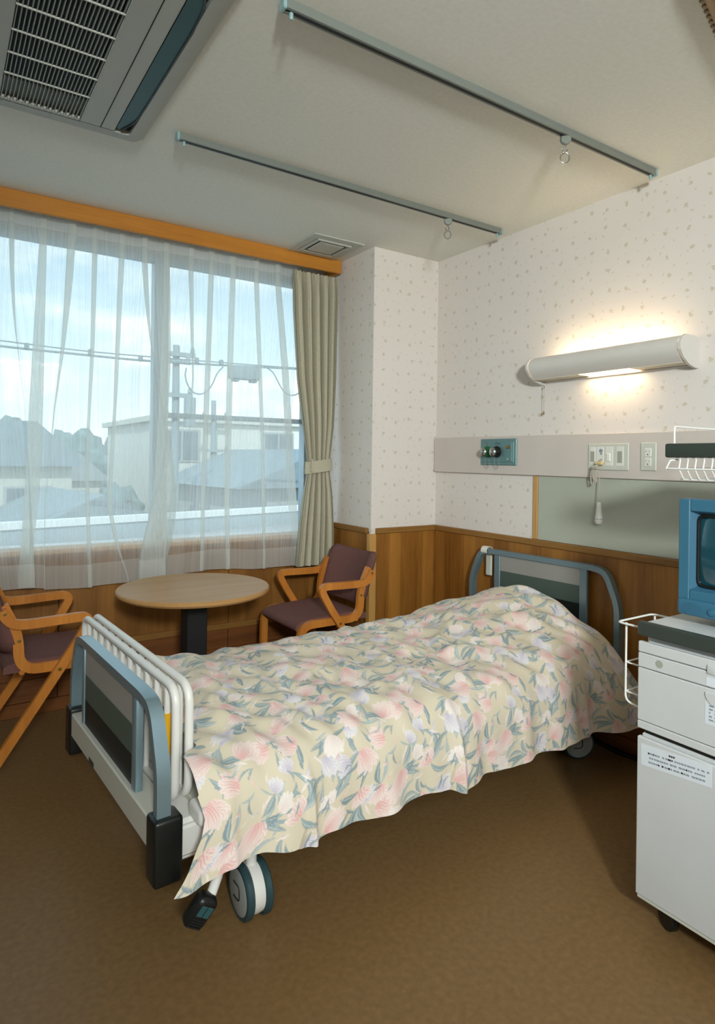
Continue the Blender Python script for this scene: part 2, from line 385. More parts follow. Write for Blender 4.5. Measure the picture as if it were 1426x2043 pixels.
# ---- dado (wainscot): panels, cap, low trim, dark planks, baseboard: each piece its own object under its wall
def dado_x(parent, x, ys, sgn=-1):            # on a wall of constant x, room side sgn
    MB().box((x,ys[0],.01),(x+sgn*.006,ys[-1],.88)).build('dado_backing','dark_gap',parent,smooth=0)
    for a,b in zip(ys[:-1],ys[1:]):
        MB().rbox((x,a+.0015,.325),(x+sgn*.014,b-.0015,.868),.002).build('dado_panel','wainscot_wood',parent)
        for z0,z1 in ((.068,.178),(.18,.29)):
            MB().rbox((x,a+.0015,z0),(x+sgn*.013,b-.0015,z1),.002).build('dado_plank','plank_wood_y',parent)
    MB().rbox((x,ys[0],.868),(x+sgn*.022,ys[-1],.90),.003).build('dado_cap','trim_wood_y',parent)
    MB().rbox((x,ys[0],.29),(x+sgn*.02,ys[-1],.325),.003).build('dado_trim','trim_wood_y',parent)
    MB().rbox((x,ys[0],.0),(x+sgn*.018,ys[-1],.066),.003).build('baseboard','plank_wood_y',parent)
def dado_y(parent, y, xs, m='wainscot_wood', cap=True):
    top = .868 if cap else .80
    MB().box((xs[0],y,.01),(xs[-1],y-.006,top-.005)).build('dado_backing','dark_gap',parent,smooth=0)
    for a,b in zip(xs[:-1],xs[1:]):
        MB().rbox((a+.0015,y,.325),(b-.0015,y-.014,top),.002).build('dado_panel',m,parent)
        for z0,z1 in ((.068,.178),(.18,.29)):
            MB().rbox((a+.0015,y,z0),(b-.0015,y-.013,z1),.002).build('dado_plank','plank_wood',parent)
    if cap: MB().rbox((xs[0],y,.868),(xs[-1],y-.022,.90),.003).build('dado_cap','trim_wood_x',parent)
    MB().rbox((xs[0],y,.29),(xs[-1],y-.02,.325),.003).build('dado_trim','trim_wood_x',parent)
    MB().rbox((xs[0],y,.0),(xs[-1],y-.018,.066),.003).build('baseboard','plank_wood',parent)
dado_x(wr, XW, [-.30,.535,1.37,2.20,YC])
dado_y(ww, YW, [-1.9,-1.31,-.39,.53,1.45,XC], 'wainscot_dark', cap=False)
dado_y(cl, YC, [XC+.03,XW])
dado_x(cl, XC, [YC+.02,YW])
MB().rbox((XC-.016,YC-.016,.325),(XC+.03,YC+.02,.868),.003).build('corner_strip','strip_wood',cl)

# ---- window: frame, mullion, transom, panes, sill
w1 = MB(); fy0, fy1 = 3.60, 3.67
w1.box((WX0,fy0,WZ0),(WX0+.05,fy1,WZ1)).box((WX1-.05,fy0,WZ0),(WX1,fy1,WZ1)).box((WX0+.05,fy0,WZ1-.035),(WX1-.05,fy1,WZ1))
win = struct(w1.build('window_1','frame_alu',smooth=0), 'wide aluminium window with sliding sashes behind the voile')
MB().rbox((WX0+.05,fy0-.005,WZ0),(WX1-.05,fy1+.02,WZ0+.022),.002).build('bottom_frame','frame_white',win)
for mx0,mx1 in ((-.14,-.06),(1.012,1.095)):
    MB().rbox((mx0,fy0,WZ0+.022),(mx1,fy1,WZ1-.035),.003).build('mullion','frame_alu',win)
MB().rbox((1.095,fy0+.01,1.528),(WX1-.05,fy1-.01,1.556),.003).build('transom','frame_alu',win)
for a,b,z0,z1 in ((WX0+.05,-.14,WZ0+.022,WZ1-.035),(-.06,1.012,WZ0+.022,WZ1-.035),(1.095,WX1-.05,1.556,WZ1-.035),(1.095,WX1-.05,WZ0+.022,1.528)):
    MB().box((a,3.638,z0),(b,3.642,z1)).build('pane','window_glass',win,smooth=0)
MB().rbox((WX0-.02,YW-.03,.80),(WX1+.02,fy0,.828),.004).build('sill','sill_wood',win)

# ---- curtain valance
val = thing('curtain_valance','long wooden valance board hiding the curtain rail above the window','valance',(0,3.374,2.467))
MB().rbox((-1.6,0,0),(2.106,.022,.083),.002).build('front_board','valance_wood',val)
MB().rbox((2.088,.022,0),(2.106,.17,.083),.001).build('end_board','valance_wood',val)
MB().rbox((-1.6,.05,.05),(2.088,.075,.07),.002).build('curtain_rail','rail_grey',val)
MB().rbox((-1.6,.10,.05),(2.088,.125,.07),.002).build('curtain_rail','rail_grey',val)

# ---- sheer curtain ------------------------------------------------
YS = 3.488
def px_path(pts):  # pixel path of a pleat -> list of (z, x)
    r = sorted([(onY(x,y,YS)[2], onY(x,y,YS)[0]) for x,y in pts]); return r
PL = [ # pixel path, overlap width top/mid/bottom (m)
 ([(22,420),(24,700),(18,1180)],.022,.012,.03),
 ([(86,455),(72,760),(52,1190)],.03,.062,.075),
 ([(142,470),(127,740),(113,1000),(112,1170)],.036,.034,.03),
 ([(189,490),(183,700),(172,920),(178,1150)],.03,.014,.02),
 ([(242,505),(229,800),(216,1000),(233,1150)],.028,.014,.03),
 ([(286,515),(292,700),(302,950),(318,1110)],.03,.026,.03),
 ([(331,522),(330,700),(322,950),(308,1120)],.03,.06,.10),
 ([(379,530),(384,750),(378,950),(380,1120)],.026,.014,.016),
 ([(419,540),(410,800),(405,1000),(405,1120)],.03,.03,.032),
 ([(463,548),(455,800),(450,1000),(452,1120)],.03,.03,.018),
 ([(509,556),(516,720),(521,850),(525,1100)],.026,.02,.016),
 ([(551,566),(566,750),(578,950),(586,1095)],.034,.036,.05)]
PLZ = [([z for z,_ in px_path(p)],[x for _,x in px_path(p)],a,b,c) for p,a,b,c in PL]
for k in range(9):   # the same pleating goes on to the left of the frame
    x0 = .13-.128*k; PLZ.append(([.64,1.5,2.45],[x0-.02*math.sin(k*2.1),x0-.015*math.sin(k*1.3),x0],.03,.025+.012*math.sin(k*3),.035))
NZ, NX = 64, 1100
zs = np.linspace(.64,2.488,NZ); ss = np.linspace(-1.15,1.86,NX)
Xg = np.zeros((NZ,NX)); Yg = np.zeros((NZ,NX)); Zg = np.zeros((NZ,NX))
for i,z in enumerate(zs):
    tz = (z-.64)/1.81; x = ss.copy(); y = .006*np.sin(ss*31+1.5*tz)+.012*(1-tz)*np.sin(ss*17+.7)
    for zz,xx,a,b,c in PLZ:
        ck = np.interp(z,zz,xx); wk = np.interp(tz,[0,.5,1],[c,b,a])*1.35
        tau = (ss-ck)/wk; e_ = np.exp(-tau*tau)
        x = x-2.3*wk*tau*e_; y = y-(.012+.35*wk)*e_+.25*wk*np.exp(-(tau-1.1)**2)
    Xg[i] = x; Yg[i] = YS+np.clip(y,-.045,.022); Zg[i] = z+(1-tz)*(.012*np.sin(ss*5.2+.6)-.008*np.sin(ss*13))
def sheer_part(name, i0, i1, m, parent, dy=0.):
    mb = MB(); V = [(Xg[i,j],Yg[i,j]+dy,Zg[i,j]) for i in range(i0,i1) for j in range(NX)]; mb.grid(V,i1-i0,NX)
    me = bpy.data.meshes.new(name); me.from_pydata([tuple(map(float,p)) for p in V],[],mb.f); me.update()
    uvl = me.uv_layers.new(name='UVMap'); idx = np.zeros(len(me.loops),dtype=np.int32); me.loops.foreach_get('vertex_index',idx)
    col = idx % NX; row = idx//NX+i0
    uvl.data.foreach_set('uv',np.stack([ss[col],zs[row]],1).astype(np.float32).ravel())
    me.polygons.foreach_set('use_smooth',[True]*len(me.polygons)); me.materials.append(MATS[m])
    o = bpy.data.objects.new(name,me); C.objects.link(o); o.parent = parent; o.location = (0,-YS,-.64); return o
sh = thing('sheer_curtain','sheer white pleated voile curtain drawn across the whole window','curtain',(0,YS,.64))
hemi = int(np.searchsorted(zs,.735)); topi = int(np.searchsorted(zs,2.415))
sheer_part('voile_panel',hemi,topi+1,'voile',sh); sheer_part('hem',0,hemi+1,'voile_doubled',sh); sheer_part('heading_tape',topi,NZ,'voile_doubled',sh)

# ---- lined drape tied back at the right of the window
dr = thing('tied_drape','beige drape tied back at the column side of the window','curtain',(0,3.408,.645))
NZ2,NX2 = 70,260; V = []
zt = np.linspace(0,1.80,NZ2)
for i,z in enumerate(zt):
    za = z+.645
    xl = np.interp(za,[.645,.9,1.1,1.21,1.30,1.5,1.8,2.2,2.45],[1.822,1.845,1.872,1.895,1.893,1.862,1.815,1.785,1.776])
    xr = np.interp(za,[.645,.9,1.1,1.21,1.30,1.5,1.8,2.2,2.45],[2.096,2.092,2.078,2.060,2.060,2.083,2.096,2.102,2.104])
    amp = np.interp(za,[.645,1.0,1.25,1.6,2.3,2.45],[.032,.028,.014,.026,.030,.016])
    for j in range(NX2):
        s = j/(NX2-1); ph = s*2*PI*11+.5*math.sin(3*s+z)+.9*math.sin(s*9)
        x = xl+(xr-xl)*s+.006*math.sin(ph*.5+1)*(amp/.02)
        y = amp*(math.sin(ph)-.35*math.cos(2*ph))*.8+.004*math.sin(ph*2.3+z*2)
        if s < .10: y -= .012*(1-s/.10)
        if za > 2.36: y += .006*math.sin(ph*2+.5)*(za-2.36)/.09
        V.append((x,y,z))
MB().grid(V,NZ2,NX2).build('drape_cloth','drape_fabric',dr,smooth=80)
tb = []
for i in range(7):
    for j in range(40):
        a = -PI*.5+PI*2*j/39; z = .575+.075*i/6; cx_ = 1.977
        tb.append((cx_+(.096+.002*math.sin(i))*math.sin(a+PI*.5), -.030*math.cos(a+PI*.5)-.003, z+.012*math.sin(a+PI*.5)))
MB().grid(tb,7,40).build('tieback','drape_fabric',dr,smooth=80)
MB().rbox((1.905,-.045,.577),(1.918,-.030,.655),.003).build('tieback_tab','drape_fabric',dr)

# ---- ceiling: two IV rails with hooks
def iv_rail(y, x0, x1, label, z=H):
    r = thing('infusion_rail', label, 'ceiling rail', (x0,y-.014,z), 0, 'ceiling rails above the bed')
    Ln = x1-x0
    m = MB(); m.box((0,-.014,-.026),(Ln,-.010,0)); m.box((0,.010,-.026),(Ln,.014,0)); m.box((0,-.010,-.004),(Ln,.010,0)); m.box((0,-.010,-.026),(Ln,-.004,-.022)); m.box((0,.004,-.026),(Ln,.010,-.022))
    m.build('channel','rail_grey',r,smooth=0)
    MB().box((.02,-.0052,-.0275),(Ln-.02,.0052,-.012)).build('slot','rail_slot',r,smooth=0)
    for xa in (-.012,Ln):
        MB().rbox((xa,-.016,-.030),(xa+.012,.016,0),.003).build('end_cap','teal_cap',r)
        MB().lathe([(.004,-.046),(.006,-.043),(.006,-.028)],12,(xa+.03 if xa<0 else xa-.02,0,0)).build('stop_screw','teal_cap',r)
    return r
iv_rail(1.561,.775,2.515,'longer-looking grey ceiling rail nearer the camera above the bed')
iv_rail(2.427,.764,2.504,'grey ceiling rail nearer the window above the bed')
def hook(x, y, rz, label):
    r = thing('infusion_hook', label, 'hook', (x,y,H-.026), rz, 'hooks on the ceiling rails')
    # disc shaped runner standing on edge
    M = Matrix.Rotation(PI/2,3,'X')
    MB().lathe([(.004,-.008),(.018,-.008),(.020,-.005),(.020,.005),(.018,.008),(.004,.008)],24,(0,0,-.012),M).build('runner','rail_grey',r)
    pts = [(0,0,-.030),(0,0,-.042),(.006,0,-.050)]
    pts += [(-.004+.0,0,-.058)]
    for k in range(15):
        a = PI*.62-(PI*1.75)*k/14
        pts.append((.017*math.cos(a)-.002,0,-.080+.021*math.sin(a)))
    pts = [pts[0],pts[1]]+[(0.010,0,-.052)]+[(p[0],p[1],p[2]) for p in reversed(pts[4:])]+[(-.010,0,-.050),(-.014,0,-.046)]
    MB().tube(chaikin(pts,2),.0026,8).build('hook_wire','chrome',r)
hook(1.945,1.547,-.6,'metal hook hanging from the ceiling rail nearer the camera')
hook(2.136,2.413,-.6,'metal hook hanging from the ceiling rail nearer the window')

# ---- ceiling air conditioner cassette
ac = thing('ceiling_air_conditioner','ceiling cassette air conditioner with slatted intake grille','air conditioner',(0,0,H))
Z0 = -.030; ax0,ax1,ay0,ay1 = -.07,.662,1.47,2.57
gx0,gx1,gy0,gy1 = .165,.420,1.59,2.465
m = MB()
m.rbox((gx1,ay0+.07,Z0),(.540,ay1-.09,-.001),.003); m.rbox((ax0+.07,ay0+.07,Z0),(gx0,ay1-.09,-.001),.003)
m.rbox((gx0,gy1,Z0),(gx1,ay1-.09,-.001),.003); m.rbox((gx0,ay0+.07,Z0),(gx1,gy0,-.001),.003)
m.build('face_panel','ac_grey',ac)
# sloped rim all round
rim = MB(); o4 = [(ax0,ay0),(ax1,ay0),(ax1,ay1),(ax0,ay1)]
def rrect(x0,y0,x1,y1,r,n=5):
    P = []
    for cxx,cyy,a0 in ((x1-r,y1-r,0),(x0+r,y1-r,PI/2),(x0+r,y0+r,PI),(x1-r,y0+r,1.5*PI)):
        for k in range(n+1): a = a0+PI/2*k/n; P.append((cxx+r*math.cos(a),cyy+r*math.sin(a)))
    return P
A = rrect(ax0,ay0,ax1,ay1,.035); B = rrect(ax0+.022,ay0+.022,ax1-.022,ay1-.022,.03); D_ = rrect(ax0+.066,ay0+.066,ax1-.066,ay1-.085,.012); n = len(A)
V = [(x,y,-.0005) for x,y in A]+[(x,y,-.020) for x,y in B]+[(x,y,Z0) for x,y in D_]+[(x,y,-.0005) for x,y in D_]
Fc = [(k*n+i,k*n+(i+1)%n,(k+1)*n+(i+1)%n,(k+1)*n+i) for k in range(3) for i in range(n)]
rim.add(V,Fc).build('rim','ac_grey',ac,smooth=60)
MB().box((.540,ay0+.07,-.012),(.600,ay1-.09,-.002)).build('outlet_backing','rail_slot',ac,smooth=0)
MB().box((gx0,gy0,-.008),(gx1,gy1,-.002)).build('intake_shade','black_matte',ac,smooth=0)
MB().box((gx0,2.35,-.014),(gx1,gy1,-.006)).build('intake_lit_side','ac_grey',ac,smooth=0)  # pale band standing for the lit inner side of the intake
# louvre flap: straight inside edge, outer edge drawn in at the ends
pl = [(.543,1.60),(.543,2.452),(.549,2.462),(.556,2.464)]
for k in range(9):
    a = k/8; pl.append((.558+.032*math.sin(a*PI/2), 2.460-.13*a))
pl += [(.592,2.25),(.594,1.78)]
for k in range(9):
    a = k/8; pl.append((.592-.032*(1-math.cos(a*PI/2)), 1.74-.13*math.sin(a*PI/2)))
MB().prism(pl,pXY,-.026,-.022).build('louvre_flap','ac_teal',ac,smooth=0)
MB().tube([(p[0]+.003,p[1],-.027) for p in pl[4:]],.004,6).build('louvre_edge','black_plastic',ac)
MB().box((.489,ay0+.09,Z0-.0008),(.492,ay1-.092,Z0+.001)).build('panel_seam','dark_gap',ac,smooth=0)
ns = 22
for k in range(ns):
    x = gx0+.004+(gx1-gx0-.008)*k/(ns-1)
    MB().box((x-.0013,gy0,Z0+.002),(x+.0013,gy1,Z0+.014)).build('grille_slat','ac_rib',ac,smooth=0)
yy = 2.30
for k in range(6):
    MB().box((gx0,yy-.122*k-.002,Z0-.001),(gx1,yy-.122*k+.002,Z0+.004)).build('grille_rib','vent_grey',ac,smooth=0)
for k in range(14):
    x = gx0+.008+(gx1-gx0-.016)*k/13
    MB().rbox((x-.004,gy1-.014,Z0-.003),(x+.004,gy1+.004,Z0+.006),.002).build('grille_tooth','vent_grey',ac)

# ---- ceiling vent
cv = thing('ceiling_vent','square ceiling vent beside the valance','vent',(1.885,3.20,H))
m = MB(); o_w, i_w = .165,.118
for a,b in (((-o_w,-o_w),(o_w,-i_w)),((-o_w,i_w),(o_w,o_w)),((-o_w,-i_w),(-i_w,i_w)),((i_w,-i_w),(o_w,i_w))): m.box((a[0],a[1],-.008),(b[0],b[1],-.0005))
m.build('outer_plate','vent_grey',cv,smooth=0)
MB().box((-i_w,-i_w,-.004),(i_w,i_w,-.0008)).build('vent_shadow','rail_slot',cv,smooth=0)
m = MB()
for a,b in (((-.112,-.112),(.112,-.098)),((-.112,.098),(.112,.112)),((-.112,-.098),(-.098,.098)),((.098,-.098),(.112,.098))): m.box((a[0],a[1],-.016),(b[0],b[1],-.004))
m.build('vent_ring','vent_grey',cv,smooth=0)
MB().rbox((-.080,-.080,-.016),(.080,.080,-.006),.003).build('vent_flap','vent_grey',cv)

# ---- added ceiling fittings that hold the fill light behind the camera
for i,(fx,fy) in enumerate(FILL):
    t_ = thing('added_ceiling_light', ('added long ceiling light fitting behind the camera nearer the left wall','added long ceiling light fitting behind the camera nearer the bed head wall')[i],'ceiling light',(fx,fy,H),0,'added fill lights behind the camera')
    m = MB()
    for a,b in (((-.63,-.18),(.63,-.15)),((-.63,.15),(.63,.18)),((-.63,-.15),(-.60,.15)),((.60,-.15),(.63,.15))): m.box((a[0],a[1],-.075),(b[0],b[1],-.0005))
    m.build('housing','lamp_white',t_,smooth=0)
    MB().box((-.60,-.15,-.07),(.60,.15,-.055)).build('diffuser','fill_glow',t_,smooth=0)
# stand and dish of the added reflector lamp
rl = thing('added_reflector_lamp','added reflector lamp on a tripod stand behind the camera','lamp',(KEY[0],KEY[1],0))
qd = (Vector(AIM)-Vector(KEY)).normalized(); Mq = qd.to_track_quat('Z','Y').to_matrix()
for k in range(3):
    a_ = k*2*PI/3+.5; MB().tube([(0,0,.55),(.42*math.cos(a_),.42*math.sin(a_),.008)],.009,8).build('leg','black_plastic',rl)
MB().tube([(0,0,.35),(0,0,KEY[2]-.03)],.012,12).build('pole','black_plastic',rl)
MB().lathe([(.02,-.16),(.055,-.15),(.06,-.08),(.14,-.022),(.15,-.020),(.148,-.016),(.138,-.018),(.058,-.075),(.02,-.078)],32,(0,0,KEY[2]),Mq).build('reflector_dish','chrome',rl,smooth=60)
# curtain track at the upper right edge of the view
ct = thing('curtain_track','brownish curtain track on the ceiling at the upper right edge','curtain track',(1.55,.862,H))
dx,dy = 1.06,.292; ln = math.hypot(dx,dy); ct.rotation_euler = (0,0,math.atan2(dy,dx))
MB().rbox((0,-.030,-.022),(ln,-.004,-.0005),.003).build('track_channel','curtain_track_brown',ct)
MB().rbox((0,-.044,-.026),(ln,-.032,-.0005),.003).build('track_lip','lamp_white',ct)
for k in range(40): MB().lathe([(.006,-.006),(.008,-.003),(.008,-.0005)],8,(.02+k*.026,.006,0)).build('runner','curtain_track_brown',ct)

# ================================================================== BED HEAD WALL EQUIPMENT
hp = tag(MB().rbox((XW-.02,.35,1.232),(XW,3.03,1.442),.003).build('bed_head_panel','panel_beige'),'long beige service panel running along the wall above the bed','wall panel')
bd = thing('notice_board','grey-green notice board below the service panel','board',(XW,0,.90))
MB().rbox((-.008,.35,.001),(0,2.215,.330),.001).build('board_face','board_green',bd)
MB().rbox((-.012,2.217,.001),(0,2.246,.330),.002).build('edge_strip','strip_wood',bd)
# medical gas outlet
gs = thing('gas_outlet','teal medical gas outlet with green and black knobs on the service panel','outlet',(XW-.02,2.483,1.355))
MB().rbox((-.008,-.133,-.073),(0,.133,.073),.003).build('frame','gas_teal',gs)
MB().rbox((-.010,-.116,-.058),(-.006,.116,.058),.002).build('face_plate','gas_teal',gs)
MB().rbox((-.012,-.105,-.050),(-.009,-.045,.052),.001).build('side_plate','gas_teal',gs)
MB().rbox((-.013,-.020,.044),(-.0095,.020,.050),.001).build('name_tag','tv_blue',gs)
My = Matrix.Rotation(-PI/2,3,'Y')
for yv,mk,nm in ((.075,'gas_green','green knob'),(.003,'black_plastic','black knob')):
    k = MB().lathe([(.006,.008),(.030,.010),(.032,.016),(.028,.026),(.026,.040)],28,(0,yv,0),My).build('knob',mk,gs,label=nm)
    MB().lathe([(.006,.0405),(.023,.040),(.024,.050),(.018,.058),(.008,.062)],28,(0,yv,0),My).build('knob_cap','chrome',k)
    MB().tube([(-.012,yv+.004,.020),(-.014,yv+.004,.055)],.003,6).build('pin','chrome',k)
    pts = [(-.020,yv-.005+.016*math.cos(a),-.058-.035*math.sin(a)) for a in [PI*i/10 for i in range(11)]]
    MB().tube([(-.020,yv+.011,-.02)]+pts+[(-.020,yv-.021,-.04)],.0013,5).build('chain','chrome',k)
MB().lathe([(.003,.010),(.010,.010),(.010,.018),(.004,.020)],16,(0,-.078,.026),My).build('screw','brass',gs)
MB().lathe([(.003,.010),(.007,.010),(.007,.014),(.003,.015)],16,(0,-.078,-.040),My).build('screw','chrome',gs)
# nurse call plate
sw = thing('call_switch_plate','wide grey call switch plate on the service panel with a cord plugged in','switch plate',(XW-.02,1.796,1.332))
MB().rbox((-.007,-.106,-.062),(0,.106,.062),.003).build('plate','plate_grey',sw)
MB().rbox((-.009,.066,-.035),(-.006,.094,.045),.001).build('lamp_window','plate_light',sw)
MB().rbox((-.011,.068,-.024),(-.008,.090,.026),.002).build('lamp_lens','plate_shade',sw)
MB().rbox((-.009,.020,-.042),(-.006,.060,.046),.001).build('call_module','plate_light',sw)
MB().lathe([(.002,.008),(.009,.008),(.009,.011),(.004,.012)],16,(0,.034,.028),My).build('call_light','ink_soft',sw)
MB().lathe([(.001,.008),(.003,.008),(.003,.011),(.001,.012)],10,(0,.033,.014),My).build('indicator','ink',sw)
MB().rbox((-.009,-.028,-.042),(-.006,.012,.046),.001).build('switch_module','plate_light',sw)
MB().rbox((-.015,-.018,-.022),(-.008,.004,.016),.004).build('rocker','plate_light',sw)
MB().rbox((-.009,-.082,-.042),(-.006,-.046,.046),.001).build('speaker_module','plate_light',sw)
MB().rbox((-.011,-.076,-.026),(-.008,-.052,.026),.001).build('speaker_grille','plate_shade',sw)
# socket
so = thing('power_socket','double power socket plate on the service panel next to the call plate','socket',(XW-.02,1.596,1.334))
MB().rbox((-.007,-.037,-.062),(0,.037,.062),.005).build('plate','plate_grey',so)
for zc in (.018,-.024):
    f_ = MB().rbox((-.010,-.016,zc-.019),(-.006,.016,zc+.019),.003).build('socket_face','plate_light',so)
    for yv in (.007,-.007): MB().box((-.0106,yv-.0012,zc),(-.0098,yv+.0012,zc+.010)).build('slot','plate_shade',f_,smooth=0)
    MB().lathe([(.0005,.0098),(.0028,.0098),(.0028,.0108),(.0005,.0109)],10,(0,0,zc-.009),My).build('earth_hole','ink',f_)
# nurse call handset on its cord
nc = thing('nurse_call_pendant','white nurse call pendant hanging on a looped cord from the call plate','call button',(XW-.02,1.84,1.305))
MB().rbox((-.030,-.030,-.012),(-.008,.012,.006),.005).build('plug','call_beige',nc)
def P3(px,py,X=XW-.045): p = onX(px,py,X); return (p[0]-(XW-.02),p[1]-1.84,p[2]-1.305)
MB().tube(chaikin([P3(1200,916),P3(1194,922),P3(1190,928),P3(1190,938)],2),.004,8).build('cord','cord_grey',nc)
m = MB()
for k in range(6):
    a = random.uniform(-.006,.006); w = random.uniform(.006,.011); y0 = P3(1190-k*1.2,932)[1]; z0 = P3(1190,932)[2]; ln_ = random.uniform(.05,.085)
    m.tube(chaikin([(-.028+a,y0,z0),(-.032+a,y0+w,z0-ln_*.4),(-.03+a,y0+w*.7,z0-ln_),(-.026+a,y0-w*.4,z0-ln_),(-.028+a,y0-w*.6,z0-ln_*.4),(-.025+a,y0,z0+.002)],2),.0032,6)
m.build('cord_loops','cord_grey',nc)
MB().tube([(-.035,P3(1190,932)[1]-.011,P3(1190,932)[2]),(-.035,P3(1190,932)[1]+.011,P3(1190,932)[2]-.003)],.011,10).build('cord_tie','cord_grey',nc)
MB().tube(chaikin([P3(1191,938),P3(1196,955),P3(1195,975),P3(1193,1002)],2),.0024,8).build('drop_cord','cord_grey',nc)
hb = P3(1194,1046); ht = P3(1193,1002)
Lh = ht[2]-hb[2]
MB().lathe([(.006,Lh),(.009,Lh-.002),(.0145,Lh*.45),(.018,.026)],20,hb).build('handset','plate_light',nc)
MB().lathe([(.0174,.026),(.0174,.0235)],20,hb).build('handset_seam','ink_soft',nc)
MB().lathe([(.018,.0235),(.018,.012),(.014,.003),(.006,0)],20,hb).build('call_button','plate_light',nc)

# ---- wall lamp over the bed
la = thing('wall_lamp','long white half-round wall lamp glowing above the bed head','wall lamp',(XW,1.795,1.70))
yl = .395
prof = [(-.030,.004),(-.075,.018),(-.115,.040),(-.138,.068),(-.140,.092),(-.124,.116),(-.098,.128),(-.086,.128)]
sh_o = prof; sh_i = [(-.040,.010),(-.078,.024),(-.112,.046),(-.132,.072),(-.134,.091),(-.120,.110),(-.098,.121),(-.086,.121)]
# curved front shell, open to the wall at top and bottom
fr = [(-.094,.020),(-.112,.034),(-.130,.056),(-.138,.078),(-.134,.100),(-.120,.118),(-.098,.128),(-.080,.130)]
fi = [(x+.004*(1 if x<-.1 else .3),z-.002 if z>.1 else z+.003) for x,z in fr]
poly = fr+fi[::-1]
MB().prism([(a,b) for a,b in poly], lambda a,b,d:(a,d,b), -yl+.012, yl-.012).build('front_shell','lamp_white',la,smooth=50)
MB().rbox((-.014,-yl+.012,.010),(-.001,yl-.012,.125),.002).build('back_plate','lamp_white',la)
cap = [(-.001,.0),(-.030,.0),(-.075,.012),(-.115,.036),(-.139,.066),(-.142,.090),(-.126,.118),(-.098,.131),(-.030,.131),(-.001,.118)]
for s_ in (-1,1):
    MB().prism(cap, lambda a,b,d:(a,d,b), s_*yl-.006, s_*yl+.006).build('end_cap','lamp_white',la,smooth=30)
MB().box((-.094,-yl+.012,.018),(-.014,-.17+.02,.022)).build('bottom_cover','lamp_inner',la,smooth=0)
MB().box((-.094,.115,.018),(-.014,yl-.012,.022)).build('bottom_cover','lamp_inner',la,smooth=0)
MB().box((-.088,-yl+.02,.040),(-.020,-yl+.11,.10)).build('ballast_box','lamp_inner',la,smooth=0)
MB().box((-.088,yl-.11,.040),(-.020,yl-.02,.10)).build('ballast_box','lamp_inner',la,smooth=0)
MB().tube([(-.060,-.135,.052),(-.060,.105,.052)],.013,12).build('glow_tube','tube_glow',la)
MB().tube([(-.060,-yl+.11,.102),(-.060,yl-.11,.102)],.013,12).build('glow_tube','tube_glow',la)
m = MB(); m.tube([(-.030,.372,.0),(-.030,.372,-.14)],.0012,5); m.build('pull_cord','cord_grey',la)
MB().lathe([(.002,.0),(.0045,.004),(.0045,.014),(.002,.018)],10,(-.030,.372,-.155)).build('pull_knob','brass',la)
MB().lathe([(.002,.0),(.003,.003),(.003,.010),(.002,.012)],10,(-.030,.372,-.020)).build('pull_bead','ink_soft',la)

# ================================================================== TABLE AND CHAIRS
tb_ = thing('round_table','round wooden table on a black pedestal in front of the window','table',(1.013,2.885,0))
MB().lathe([(.300,.668),(.338,.674),(.348,.684),(.348,.694),(.343,.700),(.02,.700)],72).build('table_top','table_wood',tb_)
MB().rbox((-.048,-.048,.03),(.048,.048,.655),.004).build('pedestal','black_matte',tb_)
MB().rbox((-.13,-.13,.655),(.13,.13,.669),.003).build('top_bracket','black_matte',tb_)
for a in range(4):
    c_,s_ = math.cos(PI/4+a*PI/2), math.sin(PI/4+a*PI/2)
    MB().strip([(0.03,.03),(.16,.026),(.24,.012)], lambda p,q,d,c_=c_,s_=s_:(p*c_-d*s_,p*s_+d*c_,q), .022,-.03,.03).build('foot','black_matte',tb_)

